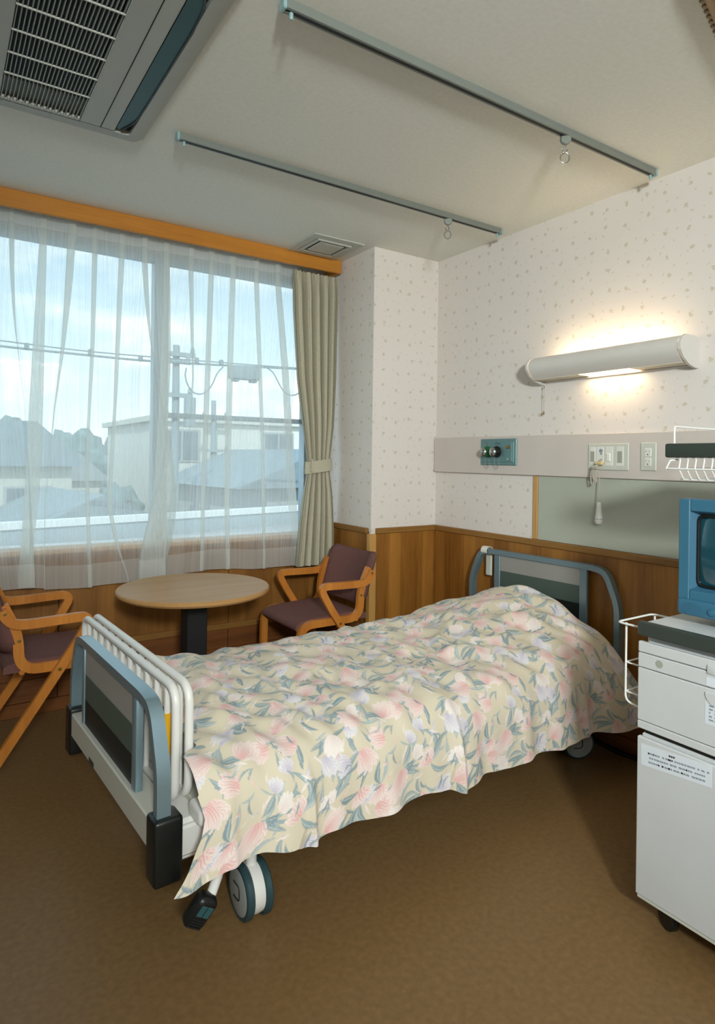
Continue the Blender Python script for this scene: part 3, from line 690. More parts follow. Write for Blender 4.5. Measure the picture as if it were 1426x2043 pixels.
def make_chair(name, label, loc, rz):
    r = thing(name, label, 'chair', loc, rz, 'bentwood armchairs at the round table')
    armleg = fillet([(-.178,.700),(-.150,.652),(-.108,.637),(.155,.645),(.105,.553),(-.262,0.0)],.055,7)
    side = fillet([(-.170,.715),(-.116,.60),(-.112,.452),(.250,.452),(.256,0.0)],.075,7)
    for s_ in (-1,1):
        pl = lambda a,b,d,s_=s_: (a,s_*d,b)
        MB().strip(armleg,pl,.036,.226,.250).build('arm_and_rear_leg','beech',r,smooth=40)
        sd = MB().strip(side,pl,.038,.200,.225).build('side_frame','beech',r,smooth=40)
        for (bx,bz) in ((-.166,.690),(.031,.444)):
            M = Matrix.Rotation(-s_*PI/2,3,'X')
            MB().lathe([(.002,0),(.0075,0),(.0075,.0015),(.004,.002)],12,(bx,s_*.250,bz),M).build('bolt','brass',r)
        MB().lathe([(.002,0),(.0075,0),(.0075,.0015),(.004,.002)],12,(-.114,s_*.225,.572),Matrix.Rotation(-s_*PI/2,3,'X')).build('bolt','brass',sd)
    # seat cushion with a waterfall front
    prof = [(-.165,.440),(-.165,.474),(-.10,.487),(.05,.484),(.20,.478),(.255,.462),(.272,.436),(.262,.418),(.235,.420),(.20,.436)]
    V = []; ny = 15; pr = chaikin(prof+[prof[0]],1)
    for p in pr:
        for j in range(ny):
            y = -.198+.396*j/(ny-1); e_ = abs(y)/.198; rr = 1-.10*max(0,e_-.85)/.15
            V.append((p[0],y,.45+(p[1]-.45)*(rr if p[1]>.45 else 1)-.006*(1-e_*e_)*(p[1]>.46)))
    sm_ = MB().grid(V,len(pr),ny); np_ = len(pr)-1
    sm_.f += [tuple(k*ny for k in range(np_)), tuple(k*ny+ny-1 for k in range(np_))]
    sm_.build('seat','purple_fabric',r,smooth=60)
    # curved back pad, hollow towards the sitter
    nx,nz = 17,13; fr_,bk = [],[]
    for i in range(nz):
        tz = i/(nz-1); z = .500+.300*tz
        for j in range(nx):
            q = -1+2*j/(nx-1); w = .226 if tz>.15 else .226-.03*(1-tz/.15)
            x = -.145-.080*tz**1.1+.052*q*q-.030
            zz = z+(.012*q*q if tz>.5 else -.004)*(tz-.3) - (.035*(abs(q)**3) if False else 0)
            zz = z - .020*(1-q*q)*tz + (1-tz)*.020*abs(q)**3
            edge = min(1.,(1-abs(q))*9)*min(1.,tz*8)*min(1.,(1-tz)*8); th = .007+.019*edge**.5; zz -= .030*tz*max(0,(abs(q)-.86)/.14)**2
            fr_.append((x+th,q*w,zz)); bk.append((x-th,q*w,zz))
    m = MB(); m.grid(fr_,nz,nx); n0 = len(m.v); m.grid(bk,nz,nx)
    per = [i for i in range(nx)]+[k*nx+nx-1 for k in range(1,nz)]+[(nz-1)*nx+i for i in range(nx-2,-1,-1)]+[k*nx for k in range(nz-2,0,-1)]
    for a,b in zip(per,per[1:]+per[:1]): m.f.append((a,b,n0+b,n0+a))
    m.build('backrest','purple_fabric',r,smooth=60)
    MB().tube([(-.10,-.205,.44),(-.10,.205,.44)],.011,8).build('cross_rail','beech',r)
    MB().tube([(.20,-.205,.435),(.20,.205,.435)],.011,8).build('cross_rail','beech',r)
    return r
make_chair('bentwood_armchair','bentwood armchair with purple-brown cushions beside the column',(1.80,3.045,0),PI)
make_chair('bentwood_armchair','bentwood armchair with purple-brown cushions cut by the left edge',(.393,3.03,0),0)

# ================================================================== BED
BX,BY,BT = .459,2.038,.06
bed = thing('hospital_bed','adjustable hospital bed with blue-grey end frames','bed',(BX,BY,0),BT)
HU = 2.098; W = .440
def end_frame(u, zb, zt, wt, hand):
    pts = fillet([(-W,.33),(-W,zb),(-wt-.035,zt-.012),(-wt+.03,zt),(wt-.03,zt),(wt+.035,zt-.012),(W,zb),(W,.33)],.045,6)
    fm = MB().strip(pts, lambda a,b,d:(d,a,b), .026, u-.018, u+.018).build('end_frame','blue_silver',bed,smooth=40)
    return fm
def bands(u, v0, v1, levels, side):
    for (z0,z1,mk) in levels:
        MB().rbox((u-.006,v0,z0),(u+.006,v1,z1),.001).build('end_panel',mk,bed)
end_frame(0.0,.505,.664,.345,-1)
for v,rz in ((-.245,.020),(.300,.012)):
    MB().rbox((-.012,v-rz,.375),(.012,v+rz,.655),.008,2).build('end_upright','blue_silver',bed)
bands(0.0,-.225,.288,((.555,.650,'grey_band'),(.470,.555,'green_grey_band'),(.378,.470,'black_band')),-1)
lb = MB().rbox((-.022,-.40,.302),(.050,.425,.384),.004).build('foot_board','bed_cream',bed)
MB().rbox((-.0235,.11,.306),(-.021,.165,.322),.0005).build('name_plate','dark_green_grey',lb)
MB().rbox((-.020,.425,.30),(.045,.46,.384),.003).build('foot_board_end','caster_grey',bed)
end_frame(HU,.655,.812,.345,1)
for v in (-.262,.262): MB().rbox((HU-.010,v-.020,.38),(HU+.010,v+.020,.805),.003).build('end_upright','blue_silver',bed)
bands(HU,-.242,.242,((.715,.800,'grey_band'),(.630,.715,'green_grey_band'),(.40,.630,'black_band')),1)
MB().rbox((HU-.03,-.42,.27),(HU+.015,.42,.38),.004).build('head_board','bed_cream',bed)
for u0,u1 in ((-.029,.046),(HU-.046,HU+.026)):
    for s_ in (-1,1):
        MB().rbox((u0,s_*.402,.232),(u1,s_*.470,.400),.010,3).build('corner_cover','black_plastic',bed)
# chassis
for s_ in (-1,1):
    MB().rbox((.05,s_*.36,.255),(HU-.05,s_*.415,.335),.006).build('side_rail','white_metal',bed)
MB().rbox((.05,-.40,.235),(.145,.40,.345),.008).build('cross_member','white_metal',bed)
MB().rbox((HU-.25,-.40,.235),(HU-.16,.40,.335),.008).build('cross_member','white_metal',bed)
MB().rbox((.095,-.455,.335),(.155,-.37,.385),.014,3).build('rail_socket','white_metal',bed)
MB().rbox((.12,-.40,.336),(HU-.05,.40,.362),.004).build('mattress_deck','bed_cream',bed)
for u in (.30,1.90):
    MB().rbox((u-.03,-.36,.175),(u+.03,.36,.215),.005).build('wheel_bar','bed_cream',bed)
    for s_ in (-1,1): MB().rbox((u-.02,s_*.29,.21),(u+.02,s_*.33,.26),.004).build('lift_post','bed_cream',bed)
for s_ in (-1,1): MB().rbox((.30,s_*.12,.178),(1.90,s_*.16,.212),.005).build('base_rail','dark_green_grey',bed)
def caster(u, v, rz, rad=.075):
    # twin wheel: two dark-rimmed discs with a white fork housing between them, axis along local x
    c_ = bpy.data.objects.new('caster',None); C.objects.link(c_); c_.parent = bed; c_.location = (u,v,rad); c_.rotation_euler = (0,0,rz); c_.empty_display_size = .05
    Mx = Matrix.Rotation(PI/2,3,'Y')
    for s_ in (-1,1):
        x0 = .028*s_
        MB().lathe([(.060,-.011),(rad-.004,-.011),(rad,-.007),(rad,.007),(rad-.004,.011),(.060,.011)],40,(x0,0,0),Mx).build('tyre','dark_rubber',c_)
        MB().lathe([(.004,-.0125),(.058,-.0125),(.064,-.010),(.064,.010),(.058,.0125),(.004,.0125)],36,(x0,0,0),Mx).build('wheel_disc','caster_grey',c_)
    # maker's window outline on the outer disc
    lp = fillet([(.026,.020),(-.014,.020),(-.014,-.020),(.026,-.020)],.014,4)
    for s_ in (-1,1):
        MB().tube([(s_*.0412,a,b) for a,b in lp],.0022,5).build('disc_outline','ink',c_)
    MB().lathe([(.02,-.016),(.068,-.016),(.070,0),(.068,.016),(.02,.016)],36,(0,0,.004),Mx).build('fork_housing','white_metal',c_)
    MB().tube([(0,0,.05),(0,0,.13)],.016,12).build('stem','white_metal',c_)
    return c_
caster(.283,-.385,-.06,.075); caster(1.905,-.355,1.02,.070); caster(.30,.385,.3,.075); caster(1.90,.385,.5,.070)
for o_ in [x for x in bed.children if x.name.startswith('caster')]: pass
# brake pedal beside the near caster
MB().tube(chaikin([(.200,-.34,.25),(.165,-.42,.245),(.140,-.49,.245),(.096,-.525,.205)],2),.013,12).build('pedal_arm','white_metal',bed)
pm = MB(); pm.rbox((-.029,-.022,-.060),(.029,.022,.026),.016,3)
pd = pm.build('brake_pedal','black_plastic',bed); pd.location = (.076,-.53,.196); pd.rotation_euler = (.25,.55,-.1)
MB().rbox((-.016,-.0235,-.018),(.0,-.0215,.012),.003).rbox((.002,-.0235,-.018),(.018,-.0215,.012),.003).build('pedal_mark','teal_plastic',pd)
for k in range(4): MB().rbox((-.018,-.0235,-.030-k*.007),(.018,-.0210,-.026-k*.007),.001).build('pedal_ridge','black_matte',pd)
mt = tag(MB().rbox((.165,-.445,.363),(2.06,.445,.478),.03,3).build('mattress','mattress_white',None,loc=(BX,BY,0),rot=(0,0,BT)),'white mattress hidden under the flowered quilt on the bed','mattress')
# holder clipped on the head frame
hc = thing('control_holder','small cream holder clipped over the bed head tube','holder',(BX+HU*math.cos(BT)-.34*math.sin(BT),BY+HU*math.sin(BT)+.34*math.cos(BT),.70),BT)
rp_ = []
for k in range(19):
    a = -PI*.35+PI*1.5*k/18; rp_.append((-.002+.026*math.cos(a),.112+.022*math.sin(a)))
MB().strip(rp_, lambda a,b,d:(a,d,b), .004,-.020,.020).build('clip','cream_white',hc,smooth=50)
MB().rbox((.022,-.012,-.03),(.036,.030,.095),.005).build('holder_body','plate_grey',hc)

# ---- two guard rails stored inside the foot end
def guard_rail(u, v0, v1, label, yellow):
    r = thing('guard_rail', label, 'bed rail', (BX+u*math.cos(BT),BY+u*math.sin(BT),.345), BT, 'white bed rails stored at the foot end')
    z0,z1 = .012,.322
    loop = fillet([(0,v0,z0),(0,v1,z0),(0,v1,z1),(0,v0,z1)],.055,6,closed=True)
    MB().tube(loop,.0125,12,closed=True).build('outer_tube','white_metal',r)
    MB().tube([(0,v0+.012,z1-.052),(0,v1-.012,z1-.052)],.006,8)
    n_ = 11
    for k in range(n_):
        v = v0+.068+(v1-v0-.136)*k/(n_-1)
        b = MB().tube([(0,v,z0),(0,v,z1)],.0085,10).build('bar','white_metal',r)
        if yellow and k == 0:
            y_ = MB().tube([(0,v,.118),(0,v,.236)],.0115,14).build('warning_sleeve','yellow_label',r,label='yellow warning label')
            q = MB()
            for i in range(9):
                zz = .218-.009*i-(.006 if i>2 else 0)
                q.box((-.0122,v-.006,zz),(-.0112,v-.002,zz+.0045)); q.box((-.0122,v+.001,zz+.001),(-.0112,v+.004,zz+.005))
            q.build('warning_print','ink',y_,smooth=0,kind='stuff')
    return r
guard_rail(.078,-.325,.640,'outer white guard rail with a yellow label against the foot end',True)
guard_rail(.118,-.320,.650,'inner white guard rail next to the quilt at the foot end',False)

# ================================================================== QUILT
# printed cloth: tulip sprays laid out on a repeating tile, carried to the cloth as a colour attribute
TS, TR = .50, 520
ax_ = (np.arange(TR)+.5)/TR*TS
TX, TY = np.meshgrid(ax_,ax_)
base = np.array(srgb(214,203,180)[:3])
tile = np.ones((TR,TR,3))*base
def wrap(d): return (d+TS/2)%TS-TS/2
def over(mask, col): 
    global tile
    tile = tile*(1-mask[...,None])+np.asarray(col)*mask[...,None]
def sst(e0,e1,x): t = np.clip((x-e0)/(e1-e0),0,1); return t*t*(3-2*t)
rs = np.random.RandomState(11)
def leaf(cx_,cy_,a,ln,wd,bend,col):
    dx,dy = wrap(TX-cx_),wrap(TY-cy_); c,s = math.cos(a),math.sin(a)
    p = dx*c+dy*s; q = -dx*s+dy*c; t = p/ln
    q = q-bend*ln*t*(1-t)*1.6
    w = wd*np.clip(np.sin(PI*np.clip(t,0,1)),0,1)**.8
    m = sst(0,.0016,w-np.abs(q))*(t>0)*(t<1)
    over(m*.92,col)
    over(sst(0,.0010,w*.22-np.abs(q-w*.25))*(t>.1)*(t<.9)*.55,srgb(214,220,214)[:3])
def petal(cx_,cy_,a,ln,wd,ca,cb):
    dx,dy = wrap(TX-cx_),wrap(TY-cy_); c,s = math.cos(a),math.sin(a)
    p = dx*c+dy*s; q = -dx*s+dy*c; t = p/ln
    w = wd*np.clip(np.sin(PI*np.clip(t,0,1)**.8),0,1)**.6
    m = sst(0,.0018,w-np.abs(q))*(t>0)*(t<1)
    st = .5+.5*np.sin(q*900+18*np.sin(p*90+a*5)*.15+a*9+2*np.sin(p*160)); k = np.clip(t*1.0+.75*(st-.45),0,1)
    rimk = sst(.55,1.0,np.abs(q)/np.maximum(w,1e-5))
    col = (1-k[...,None])*np.array(ca)+k[...,None]*np.array(cb); col = col*(1-.5*rimk[...,None])+np.array(srgb(238,230,224)[:3])*.5*rimk[...,None]
    global tile
    tile = tile*(1-m[...,None]*.95)+col*m[...,None]*.95
PINK = (srgb(220,164,160)[:3],srgb(234,222,214)[:3]); LAV = (srgb(188,180,198)[:3],srgb(228,224,224)[:3]); WHT = (srgb(224,204,198)[:3],srgb(236,230,222)[:3])
TEAL = [srgb(144,160,164)[:3],srgb(166,178,178)[:3],srgb(126,146,152)[:3]]
spots = []
for gi in range(6):
    for gj in range(6):
        spots.append(((gi+.5*(gj%2)+rs.uniform(-.35,.35))*TS/6,(gj+rs.uniform(-.35,.35))*TS/6))
rs.shuffle(spots)
for k,(x,y) in enumerate(spots):
    a = rs.uniform(0,2*PI)
    for j in range(3): leaf(x,y,a+PI+rs.uniform(-1.3,1.3),rs.uniform(.06,.10),rs.uniform(.006,.011),rs.uniform(-.6,.6),TEAL[rs.randint(3)])
for k,(x,y) in enumerate(spots):
    a = rs.uniform(0,2*PI); kind = [PINK,PINK,LAV,WHT,PINK,LAV][k%6]; big = rs.uniform(.8,1.3)*(1.0 if kind is PINK else .8)
    ln_ = .064*big
    for d in (-.62,.62,-.34,.34,0): petal(x,y,a+d,ln_*(1-.15*abs(d)),.0155*big,*kind)
for k in range(60):   # pale brush strokes over everything
    x,y = rs.uniform(0,TS,2); petal(x,y,rs.uniform(0,2*PI),rs.uniform(.022,.050),rs.uniform(.0025,.005),*[WHT,LAV,WHT,PINK][k%4])
for k in range(34):
    x,y = rs.uniform(0,TS,2); leaf(x,y,rs.uniform(0,2*PI),rs.uniform(.03,.06),.0045,rs.uniform(-.8,.8),TEAL[rs.randint(3)])
NU,NT = 700,500
# cross-section control: arc parameter t from the far hem to the near hem
tg = np.linspace(0,1,NT)
far_c = [(.545,.27),(.535,.36),(.515,.44),(.475,.487),(.41,.503)]
near_len = None
sg = np.linspace(0,1,NU)
Uq = np.zeros((NU,NT)); Vq = np.zeros((NU,NT)); Zq = np.zeros((NU,NT)); Aq = np.zeros((NU,NT))
def gaus(x,m,s): return np.exp(-((x-m)/s)**2/2)
rw = np.random.RandomState(5)
waves = [(rw.uniform(.09,.32),rw.uniform(-.5,1.1),rw.uniform(0,6.28),rw.uniform(.0012,.0034)) for _ in range(16)]
folds = [(rw.uniform(.2,2.0),rw.uniform(-.35,.3),rw.uniform(-.4,1.0),rw.uniform(.12,.35),rw.uniform(.012,.028),rw.uniform(.004,.011)) for _ in range(26)]
for i,s in enumerate(sg):
    u = .06+s*2.03
    hem = np.interp(u,[0,.40,.44,.98,1.02,1.6,2.1],[.270,.262,.244,.230,.210,.202,.196])
    out = np.interp(u,[0,.4,.44,.98,1.02,1.6,2.1],[.030,.020,.004,.020,.002,.012,.045])
    near = [(-.395,.503),(-.452,.488),(-.492,.452),(-.512+.2*-out,.40),(-.522-.6*out,.32),(-.528-out,hem)]
    cp = np.array(far_c+[(v_,.505) for v_ in (.33,.2,.07,-.07,-.2,-.32)]+near)
    # catmull-like smoothing by dense interpolation on chord length
    d = np.r_[0,np.cumsum(np.hypot(np.diff(cp[:,0]),np.diff(cp[:,1])))]
    q = np.linspace(0,d[-1],NT); v = np.interp(q,d,cp[:,0]); z = np.interp(q,d,cp[:,1])
    ker = np.hanning(31); ker /= ker.sum()
    vp = np.pad(v,15,mode='reflect',reflect_type='odd'); zp = np.pad(z,15,mode='reflect',reflect_type='odd')
    v = np.convolve(vp,ker,'valid'); z = np.convolve(zp,ker,'valid')
    Aq[i] = q; Vq[i] = v; Zq[i] = z
    foot_near = sst(.30,.50,-v)*1.0
    hang = np.clip((.47-z)/.22,0,1)*(v<0)
    u0 = np.interp(-v,[.32,.385],[.140,.076]); u0 = np.where((v<-.40)&(z<.45), np.interp(z,[.255,.28,.31,.36,.40,.45],[-.028,-.006,.026,.068,.082,.072]), u0)
    Uq[i] = u0+s*(2.085-u0)
topw = np.clip((Zq-.30)/.2,0,1)
# pillow under the quilt and the gentle fall towards the foot
pil = .165*gaus(Vq,.0,.25)*np.where(Uq<1.90,np.clip((Uq-1.30)/.60,0,1)**1.5*1.0,1.0)
Zq += pil*topw
Zq += .022*gaus(Uq,.22,.12)*topw*gaus(Vq,.35,.2)
Zq += (.018*gaus(Uq,.9,.5)*gaus(Vq,-.05,.25)-.010*gaus(Uq,1.35,.2)*gaus(Vq,.05,.3))*topw
# soft creases
tw = topw**2; cre = np.zeros_like(Zq)
for lam,ang,ph,am in waves:
    k = 2*PI/lam; dd = Uq*math.cos(ang)+Vq*math.sin(ang); cre += am*np.sin(k*dd+ph+1.3*np.sin(3.1*Uq-2*Vq+ph))
for (fu,fv,fa,fl,fw,fh) in folds:
    du,dv = Uq-fu,Vq-fv; c,s_ = math.cos(fa),math.sin(fa); p = du*c+dv*s_; q = -du*s_+dv*c+.25*p*p
    cre += fh*gaus(q,0,fw)*gaus(p,0,fl*.5)-.4*fh*gaus(q,fw*1.7,fw)*gaus(p,0,fl*.5)
Zq += cre*tw
# hanging folds on the near side
hang = np.clip((.46-Zq)/.20,0,1)*(Vq<0)
wv = np.zeros_like(Uq)
for lam,am,ph in ((.31,.010,.4),(.17,.006,1.9),(.52,.008,2.2),(.095,.0022,.3)): wv += am*np.sin(2*PI*Uq/lam+ph+.6*np.sin(5*Uq))
Vq -= hang*(wv*.9)
for fu,fh,fw in ((.41,.022,.010),(1.0,.020,.010),(1.72,.010,.016),(2.0,.012,.02),(.17,.012,.014)): Vq -= np.clip((.50-Zq)/.22,0,1)*(Vq<0)*fh*gaus(Uq,fu-.018,fw)
Zq -= hang**3*.006*np.sin(2*PI*Uq/.31+1)
# ends: head end falls behind the pillow, foot end tucks down behind the rails
eh = sst(1.985,2.085,Uq); Zq = Zq-eh**2*(np.clip(Zq-.30,0,1))*.80; Uq = Uq-.0*eh
Vq = np.where(Vq<0,Vq-.045*sst(1.6,2.1,Uq)*sst(.50,.28,Zq),Vq)
Zq = np.maximum(Zq,np.where(np.abs(Vq)<.43,.482,.0)*((Uq<1.95)&(Uq>.24)))
V3 = np.stack([Uq,Vq,Zq],-1).reshape(-1,3)
me = bpy.data.meshes.new('quilt')
ii,jj = np.meshgrid(np.arange(NU-1),np.arange(NT-1),indexing='ij'); a_ = (ii*NT+jj).ravel()
quads = np.stack([a_,a_+1,a_+NT+1,a_+NT],1).astype(np.int32)
me.vertices.add(len(V3)); me.vertices.foreach_set('co',V3.astype(np.float32).ravel())
me.loops.add(quads.size); me.loops.foreach_set('vertex_index',quads.ravel())
me.polygons.add(len(quads)); me.polygons.foreach_set('loop_start',np.arange(0,quads.size,4,dtype=np.int32))
me.polygons.foreach_set('use_smooth',np.ones(len(quads),dtype=bool)); me.update(calc_edges=True)
ca = me.color_attributes.new('print','FLOAT_COLOR','POINT')
pu = ((sg[:,None]*2.03+0*Aq)%TS)/TS*TR; pv = (Aq%TS)/TS*TR
i0 = np.floor(pu-.5).astype(int); j0 = np.floor(pv-.5).astype(int); fu = (pu-.5-i0)[...,None]; fv = (pv-.5-j0)[...,None]
g4 = lambda a,b: tile[(b)%TR,(a)%TR]
colr = (g4(i0,j0)*(1-fu)*(1-fv)+g4(i0+1,j0)*fu*(1-fv)+g4(i0,j0+1)*(1-fu)*fv+g4(i0+1,j0+1)*fu*fv).reshape(-1,3)
ca.data.foreach_set('color',np.concatenate([colr,np.ones((len(colr),1))],1).astype(np.float32).ravel())
qm = bpy.data.materials.new('flowered_cotton'); qm.use_nodes = True; t = qm.node_tree; b = t.nodes['Principled BSDF']
at = N(t,'ShaderNodeAttribute', attribute_name='print'); L(t,at.outputs['Color'],b.inputs['Base Color']); b.inputs['Roughness'].default_value = .85; b.inputs['Specular IOR Level'].default_value = .15; b.inputs['Sheen Weight'].default_value = .1
tcn = N(t,'ShaderNodeTexCoord'); nz = N(t,'ShaderNodeTexNoise'); L(t,tcn.outputs['Object'],nz.inputs['Vector']); nz.inputs['Scale'].default_value = 420
bpn = N(t,'ShaderNodeBump'); bpn.inputs['Strength'].default_value = .2; bpn.inputs['Distance'].default_value = .001; L(t,nz.outputs[0],bpn.inputs['Height']); L(t,bpn.outputs[0],b.inputs['Normal'])
me.materials.append(qm)
quilt = bpy.data.objects.new('quilt',me); C.objects.link(quilt); quilt.location = (BX,BY,0); quilt.rotation_euler = (0,0,BT)
tag(quilt,'cream quilt printed with pink and lavender tulips spread over the bed','quilt')

# ================================================================== BEDSIDE CABINET, TELEVISION
cab = thing('bedside_cabinet','tall white bedside cabinet on casters at the right edge','cabinet',(1.651,1.041,0))
D_, Wd = .50,.47      # depth along x, width along -y
def cb(a,b,r,name,m,parent=cab,seg=1): return MB().rbox(a,b,r,seg).build(name,m,parent)
cb((.014,-Wd+.004,.095),(D_,-.006,.548),.003,'lower_body','cabinet_white')
cb((.014,-Wd+.004,.562),(D_,-.006,.800),.003,'upper_body','cabinet_white')
cb((.020,-Wd+.01,.545),(D_-.01,-.012,.565),.001,'recess','dark_gap')
cb((.004,-Wd+.004,.088),(D_,-.004,.096),.001,'base_plate','plate_grey')
cb((.03,-Wd+.01,.798),(D_,-.012,.836),.002,'top_core','cabinet_white')
cb((.012,-Wd+.002,.836),(D_,-.004,.8575),.002,'top_board','cabinet_top')
cb((-.004,-Wd,.824),(.018,.002,.863),.004,'top_edge','dark_green_grey')
d1 = cb((0,-Wd,.778),(.014,0,.807),.002,'top_rail','cabinet_white')
d2 = cb((0,-Wd,.736),(.014,0,.7755),.002,'pull_out_shelf','cabinet_white')
MB().rbox((-.004,-.232,.770),(.002,-.192,.794),.004,2).build('pull_notch','cabinet_white',d2)
Mx_ = Matrix.Rotation(-PI/2,3,'Y')
MB().lathe([(.001,0),(.0105,0),(.0105,.0008),(.001,.001)],20,(0,-.063,.758),Mx_).build('round_mark','plate_shade',d2)
MB().box((-.0006,-.235,.740),(.0002,-.19,.762)).build('small_sticker','paper_label',d2,smooth=0)
d3 = cb((0,-Wd,.587),(.014,0,.7335),.002,'drawer','cabinet_white')
MB().prism([(-.188+.0,.722)]+[(-.215+.027*math.cos(a),.722-.030*math.sin(a)) for a in [PI*k/12 for k in range(13)]],pYZ,-.003,.001).build('drawer_pull','cabinet_white',d3)
s1 = MB().box((-.0007,-.30,.642),(.0003,-.188,.700)).build('drawer_sticker','paper_label',d3,smooth=0)
q = MB()
for k in range(5):
    for j in range(7):
        if rw.rand() < .75: q.box((-.0011,-.196-.014*j-.010*rw.rand()-.004,.688-.009*k),(-.0006,-.196-.014*j-.002,.688-.009*k+.004))
q.build('sticker_print','ink_soft',s1,smooth=0,kind='stuff')
cb((0,-Wd,.564),(.014,0,.585),.002,'lower_rail','cabinet_white')
do = cb((0,-Wd,.098),(.014,0,.541),.003,'door','cabinet_white')
s2 = MB().add([(-.0008,-.013,.523),(-.0008,-.013,.464),(-.0008,-.207,.483),(-.0008,-.207,.538),(.0002,-.013,.523),(.0002,-.013,.464),(.0002,-.207,.483),(.0002,-.207,.538)],[(0,1,2,3),(4,7,6,5),(0,4,5,1),(1,5,6,2),(2,6,7,3),(3,7,4,0)]).build('notice_sticker','paper_label',do,smooth=0)
q = MB(); q2 = MB(); sl = .015/.194
def mark(mb,y,zc,w,h_):  # short printed dash following the tilted sticker
    z = zc+(-.013-y)*sl*1.15; mb.box((-.0012,y-w,z-h_/2),(-.0007,y,z+h_/2))
for (zc,gap) in ((.502,.0),(.490,.004),(.478,.002)):
    y = -.034-gap
    while y > -.196:
        w = .003+.006*rw.rand(); mark(q if rw.rand()<.10 else q2,y,zc,w,.0045); y -= w+.0015+.006*rw.rand()*(rw.rand()<.4)
for k in range(3): mark(q,-.094-.006*k,.5125,.004,.005)
q.build('notice_print','ink',s2,smooth=0,kind='stuff'); q2.build('notice_print','ink_soft',s2,smooth=0,kind='stuff')
for k,(x,y) in enumerate(((.075,-.055),(.075,-Wd+.055),(D_-.06,-.055),(D_-.06,-Wd+.055))):
    w_ = MB().lathe([(.01,-.012),(.034,-.012),(.037,-.008),(.037,.008),(.034,.012),(.01,.012)],24,(x,y,.037),Matrix.Rotation(PI/2,3,'Y') @ Matrix.Rotation(.5,3,'X')).build('cabinet_caster','black_plastic',cab)
    MB().rbox((x-.018,y-.02,.040),(x+.018,y+.02,.088),.006).build('caster_fork','black_matte',w_)
# wire towel rack on the side
rk = thing('towel_rack','white wire rack hooked on the side of the bedside cabinet','wire rack',(1.651,1.041,.60))
def rp(px,py,X): p = onX(px,py,X); return (p[0]-1.651,p[1]-1.041,p[2]-.60)
XR0,XR1 = .030,.20; yo = .060
loop = fillet([(XR1,.001,.240),(XR1,yo+.02,.240),(XR0-.01,yo+.02,.240),(XR0-.01,.001,.240)],.018,4)
MB().tube(loop,.0030,8).build('rack_ring','wire_white',rk)
for xx in (XR0+.005,XR1-.02):
    MB().tube(fillet([(xx,yo,.240),(xx,yo,.012),(xx,.001,.004)],.02,5),.0030,8).build('rack_upright','wire_white',rk)
for zz in (.125,.040):
    MB().tube(fillet([(XR0+.005,.001,zz),(XR0+.005,yo,zz),(XR1-.02,yo,zz),(XR1-.02,.001,zz)],.006,3),.0024,8).build('rack_ring','wire_white',rk)
MB().tube([(XR0+.03,.004,.24),(XR0+.03,.004,.012)],.0024,8).build('rack_upright','wire_white',rk)
# television
tv = thing('television','blue-grey box television standing on the bedside cabinet','television',(1.75,.802,.8585))
tw_ = .182
MB().lathe([(.13,0),(.135,.004),(.135,.010),(.120,.016)],40,(.15,0,0)).build('swivel_base','black_plastic',tv)
MB().lathe([(.10,.014),(.10,.030)],32,(.15,0,0)).build('swivel_neck','tv_blue_deep',tv)
# front bezel: frame with bevelled mask around the tube
z0_,z1_ = .028,.350; sy,sz0,sz1 = .150,.098,.316
m = MB()
for a,b in (((-tw_,z0_+.04),(-sy,z1_)),((sy,z0_+.04),(tw_,z1_)),((-sy,sz1),(sy,z1_)),((-sy,z0_+.04),(sy,sz0))): m.rbox((-.002,a[0],a[1]),(.055,b[0],b[1]),.003)
m.build('bezel','tv_blue',tv)
iy,iz0,iz1 = sy-.016,sz0+.012,sz1-.010
V = [(.0,-sy,sz0),(.0,sy,sz0),(.0,sy,sz1),(.0,-sy,sz1),(.022,-iy,iz0),(.022,iy,iz0),(.022,iy,iz1),(.022,-iy,iz1)]
MB().add(V,[(0,1,5,4),(1,2,6,5),(2,3,7,6),(3,0,4,7)]).build('tube_mask','tv_blue_deep',tv,smooth=0)
MB().tube(fillet([(.016,-iy,iz0),(.016,iy,iz0),(.016,iy,iz1),(.016,-iy,iz1)],.02,4,closed=True),.005,8,closed=True).build('mask_gasket','black_plastic',tv)
V = []; nn = 21
for i in range(nn):
    for j in range(nn):
        p,q_ = -1+2*i/(nn-1),-1+2*j/(nn-1); V.append((.006+.020*(p*p+q_*q_)*.55,p*iy,(iz0+iz1)/2+q_*(iz1-iz0)/2))
MB().grid(V,nn,nn).build('picture_tube','tv_screen',tv,smooth=80)
cp_ = MB().rbox((-.016,-tw_+.004,z0_),(.055,tw_-.004,z0_+.046),.010,3).build('control_strip','tv_blue',tv)
for s_ in (-1,1): MB().lathe([(.001,0),(.024,0),(.025,.0012),(.001,.0016)],28,(-.016,s_*.135,z0_+.022),Matrix.Scale(.7,3,Vector((0,0,1))) @ Mx_).build('speaker_grille','tv_blue_deep',cp_)
MB().lathe([(.002,0),(.010,0),(.009,.004),(.002,.005)],20,(-.016,.080,z0_+.022),Mx_).build('power_button','tv_blue',cp_)
# tapering back shell
V = [(.05,-tw_+.004,z0_+.01),(.05,tw_-.004,z0_+.01),(.05,tw_-.004,z1_-.004),(.05,-tw_+.004,z1_-.004),(.34,-.11,.06),(.34,.11,.06),(.34,.11,.27),(.34,-.11,.27)]
MB().add(V,[(0,3,2,1),(4,5,6,7),(0,1,5,4),(1,2,6,5),(2,3,7,6),(3,0,4,7)]).build('back_shell','tv_blue_deep',tv,smooth=0)
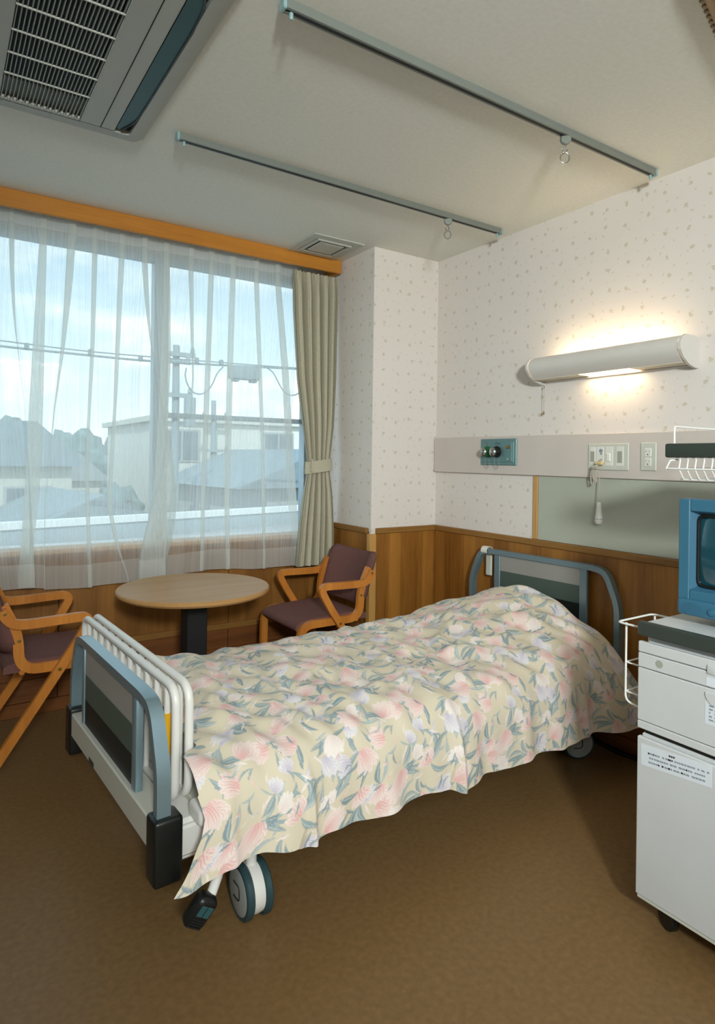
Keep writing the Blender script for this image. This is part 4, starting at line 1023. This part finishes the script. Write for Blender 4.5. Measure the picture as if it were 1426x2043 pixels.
# upper shelf over the television, on posts from the cabinet
us = thing('upper_shelf','upper shelf with a dark grey front edge above the television','shelf',(1.763,1.038,.858))
MB().rbox((0,-.466,.466),(.018,0,.507),.006,2).build('front_edge','dark_green_grey',us)
MB().rbox((.018,-.464,.474),(.37,-.006,.492),.002).build('shelf_board','cabinet_white',us)
for x in (.05,.355): MB().tube([(x,-.455,.0),(x,-.455,.476)],.011,12).build('post','white_metal',us)
MB().tube(fillet([(.035,-.010,.49),(.035,-.010,.557),(.36,-.010,.557),(.36,-.010,.49)],.006,3),.0026,8).build('guard_wire','wire_white',us)
# wire basket hanging under the shelf
bk = thing('wire_basket','white wire basket hanging under the upper shelf','wire basket',(1.763,1.038,1.258))
y0b,y1b = -.45,-.004
MB().tube(fillet([(.004,y0b,.034),(.004,y1b,.034),(.26,y1b,.034),(.26,y0b,.034)],.012,3,closed=True),.0028,8,closed=True).build('rim_wire','wire_white',bk)
MB().tube(fillet([(.03,y0b+.02,.003),(.03,y1b-.026,.003),(.24,y1b-.026,.003),(.24,y0b+.02,.003)],.01,3,closed=True),.0022,8,closed=True).build('floor_wire','wire_white',bk)
MB().tube(fillet([(.004,y1b,.034),(.004,y1b-.012,.058),(.03,y1b-.02,.060)],.004,3),.0024,8).build('hanger_wire','wire_white',bk)
for k in range(18):
    y = y1b-.022-.0228*k
    if y < y0b+.01: break
    MB().tube(fillet([(.012,y-.002,.064),(.012,y-.016,.064),(.004,y-.016,.034),(.026,y-.018,.004),(.24,y-.018,.004),(.26,y-.018,.034)],.006,3),.0020,6).build('cross_wire','wire_white',bk)
# cable on the floor by the bed head
pts = [(2.59,1.62,.20),(2.585,1.60,.06),(2.56,1.56,.013),(2.50,1.48,.011)]+[onY_ for onY_ in []]
cpts = [(2.575,1.98,.0105),(2.572,1.88,.0105),(2.566,1.80,.0105),(2.554,1.735,.0105),(2.556,1.68,.0105),(2.570,1.60,.0105),(2.578,1.40,.0105)]
tag(MB().tube(chaikin(cpts,3),.010,8).build('power_cable','black_plastic'),'thick black cable lying on the floor under the bed head','cable')

# ================================================================== OUTSIDE THE WINDOW
GZ = -3.2
struct(MB().box((-60,3.9,GZ-.1),(120,140,GZ)).build('ground_outside','asphalt',smooth=0),'grey ground outside the window')
struct(MB().box((-2.2,3.76,-.6),(3.0,3.80,.70)).build('outer_sill_wall','window_wall_outside',smooth=0),'outer wall below the window')
pp = thing('roof_parapet','white parapet edge of the low roof outside the window','parapet',(.62,10.0,-1.0),.21)
MB().box((-8,0,1.24),(14,.22,1.34)).build('coping','parapet_white',pp,smooth=0)
MB().box((-8,.03,-2.0),(14,.19,1.24)).build('parapet_wall','house_blue',pp,smooth=0)
tag(MB().box((-6,-5.4,-1.1),(12,-.1,-1.0)).build('low_roof','roof_grey',None,smooth=0,loc=(.62,10.0,1.0),rot=(0,0,.21)),'flat grey roof just below the window','roof')
def house(name,label,x,y,w,d,z1,wallm,roofm,rz=0.,pitch=1.2,wins=((.2,.6),(.6,.6)),flat=False):
    h = thing(name,label,'building',(x,y,GZ),rz,'houses outside the window'); hh = z1-GZ
    MB().box((-w/2,-d/2,0),(w/2,d/2,hh)).build('walls',wallm,h,smooth=0)
    if flat: MB().box((-w/2-.2,-d/2-.2,hh),(w/2+.2,d/2+.2,hh+.18)).build('roof',roofm,h,smooth=0)
    else:
        MB().prism([(-w/2-.4,hh-.05),(w/2+.4,hh-.05),(w/2-d*.2,hh+pitch),(-w/2+d*.2,hh+pitch)] if w>d else [(-w/2-.4,hh-.05),(w/2+.4,hh-.05),(0,hh+pitch)],pXZ,-d/2-.4,d/2+.4).build('roof',roofm,h,smooth=0)
    for (fx,fz) in wins:
        wx = -w/2+fx*w
        f_ = MB().box((wx-.62,-d/2-.05,hh*fz-.55),(wx+.62,-d/2+.01,hh*fz+.55)).build('window','house_grey',h,smooth=0)
        for s_ in (-1,1): MB().box((wx+s_*.29-.25,-d/2-.07,hh*fz-.48),(wx+s_*.29+.25,-d/2-.045,hh*fz+.48)).build('pane','house_window',f_,smooth=0)
    return h
house('flat_roofed_building','white flat-roofed building behind the utility pole',9.6,24.5,7.2,7,2.45,'house_white','house_cream',wins=((.12,.86),(.62,.86),(.3,.42),(.7,.42)),flat=True)
house('gabled_house','grey gabled house in front of the white building',8.6,17.6,4.4,4.5,.55,'house_grey','roof_slate',.1,1.0,wins=((.3,.62),(.7,.62)))
house('hipped_house','blue-roofed house at the left of the window view',.3,23.2,6.0,5.2,1.0,'house_cream','roof_slate',.05,1.25,wins=((.5,.72),(.8,.72)))
house('long_house','long low house with a slate roof in the middle of the view',3.4,33.,6.2,5,.2,'house_cream','roof_grey',-.1,1.2,wins=((.2,.7),(.5,.7),(.8,.7)))
house('pale_house','pale house with a grey roof between the trees',2.9,17.5,3.4,3.6,-.5,'house_white','roof_slate',.15,.9,wins=((.3,.6),(.7,.6)))
house('shed_like_house','small pale house near the parapet on the right',13.6,18.4,3.6,4,-.2,'house_cream','roof_grey',-.05,.8,wins=((.3,.62),(.7,.62)))
def tree(label,x,y,top,r):
    t_ = thing('garden_tree',label,'tree',(x,y,GZ),0,'trees outside the window'); hh = top-GZ
    MB().tube([(0,0,0),(0,0,hh-r*.8)],[.18,.09],8).build('trunk','pole_grey',t_)
    bm = bmesh.new(); bmesh.ops.create_icosphere(bm,subdivisions=4,radius=r)
    for v in bm.verts:
        n_ = v.co.normalized(); k = 1+.16*math.sin(n_.x*7+x)*math.sin(n_.y*6+y)+.10*math.sin(n_.z*11+n_.x*9+x)+.06*math.sin(n_.y*23+n_.z*19); v.co = n_*r*k
    bm.verts.index_update(); m = MB().add([(v.co.x,v.co.y,v.co.z+hh-r) for v in bm.verts],[tuple(v.index for v in f.verts) for f in bm.faces]); bm.free()
    m.build('crown','tree_green',t_,smooth=60)
tree('rounded tree on the skyline left of the mullion',6.6,40.,2.55,2.2)
tree('tree on the skyline beside the mullion',11.2,44.,2.5,2.4)
tree('dark tree at the far left of the window view',2.3,28.2,2.6,1.2)
tree('small tree between the pale houses',4.9,21.3,.3,.75)
hl = []
for i in range(60):
    x = -90+i*4.5; hl.append((x,1.7+1.1*math.sin(x*.07)+.7*math.sin(x*.19+1)+.5*math.sin(x*.41)))
hl = [(-90,GZ)]+hl+[(hl[-1][0],GZ)]
struct(MB().prism(hl,pXZ,88,96).build('hills_outside','hill_blue',smooth=0),'low blue hills on the horizon')
def pole(label,px,Y,ztop,arms):
    x = onY(px,900,Y)[0]; p = thing('utility_pole',label,'utility pole',(x,Y,GZ))
    MB().tube([(0,0,0),(0,0,ztop-GZ)],[.12,.08],12).build('post','pole_grey',p)
    for z,w in arms:
        a = MB().box((-w,-.16,z-GZ-.05),(w,-.06,z-GZ+.05)).build('crossarm','pole_grey',p,smooth=0)
        for s_ in (-.85,.85): MB().lathe([(.03,0),(.06,.02),(.05,.10),(.02,.16)],10,(s_*w,-.11,z-GZ+.05)).build('insulator','pole_grey',a)
    return p
p1 = pole('grey utility pole with crossarms seen through the right pane',349,15.,3.95,((3.72,.42),(3.55,.30),(2.75,.36),(2.25,.3)))
MB().tube([(.28,-.2,2.0-GZ),(.28,-.2,2.7-GZ)],.14,12).build('pole_transformer','pole_grey',p1)
pole('thinner utility pole further away behind the first one',425,20.6,3.2,((2.6,.45),(1.5,.5)))
YWI = 12.0
def wire(label,pts,r,n=3):
    P = [onY(x,y,YWI) for x,y in pts]; return tag(MB().tube(chaikin(P,n),r,6).build('overhead_wire','cable_grey'),label,'wire','overhead wires outside the window')
wire('thin upper overhead wire crossing the whole window',[(-700,592),(0,679),(150,699),(300,712),(450,724),(640,738),(1200,762)],.012)
w_lo = wire('thick lower overhead cable crossing the whole window',[(-700,606),(0,691),(150,706),(285,720),(450,729),(640,738.5),(1200,764)],.020)
wire('looped slack cable hanging beside the grey junction box',[(372,734),(368,750),(378,778),(395,788),(412,783),(425,765),(432,745),(445,732)],.014)
wire('slack cable loop right of the grey junction box',[(530,732),(545,742),(556,765),(566,782),(580,790),(596,786),(620,760)],.014)
for i,(x,y) in enumerate(((53,695),(180,707),(280,719),(392,723),(441,727))):
    p = onY(x,y,YWI)
    tag(MB().rbox((p[0]-.035,p[1]-.05,p[2]-.02),(p[0]+.035,p[1]+.03,p[2]+.09),.01).build('cable_clamp','cable_grey'),('cable clamp on the lower overhead cable nearest the left edge','cable clamp on the lower overhead cable in the middle of the left pane','cable clamp on the lower overhead cable beside the mullion','cable clamp on the lower overhead cable above the slack loop','cable clamp on the lower overhead cable next to the junction box')[i],'cable clamp','clamps on the overhead cable')
a = onY(457,729,YWI); b = onY(516,763,YWI)
jb = thing('junction_box','grey junction box hanging from the overhead cable','junction box',((a[0]+b[0])/2,YWI,b[2]))
hw = (b[0]-a[0])/2; hh = a[2]-b[2]
MB().rbox((-hw,-.12,0.03),(hw,.12,hh),.03,2).build('box_body','cable_grey',jb)
for s_ in (-.6,.6): MB().rbox((s_*hw-.07,-.08,-.02),(s_*hw+.07,.08,.03),.015).build('box_foot','cable_grey',jb)
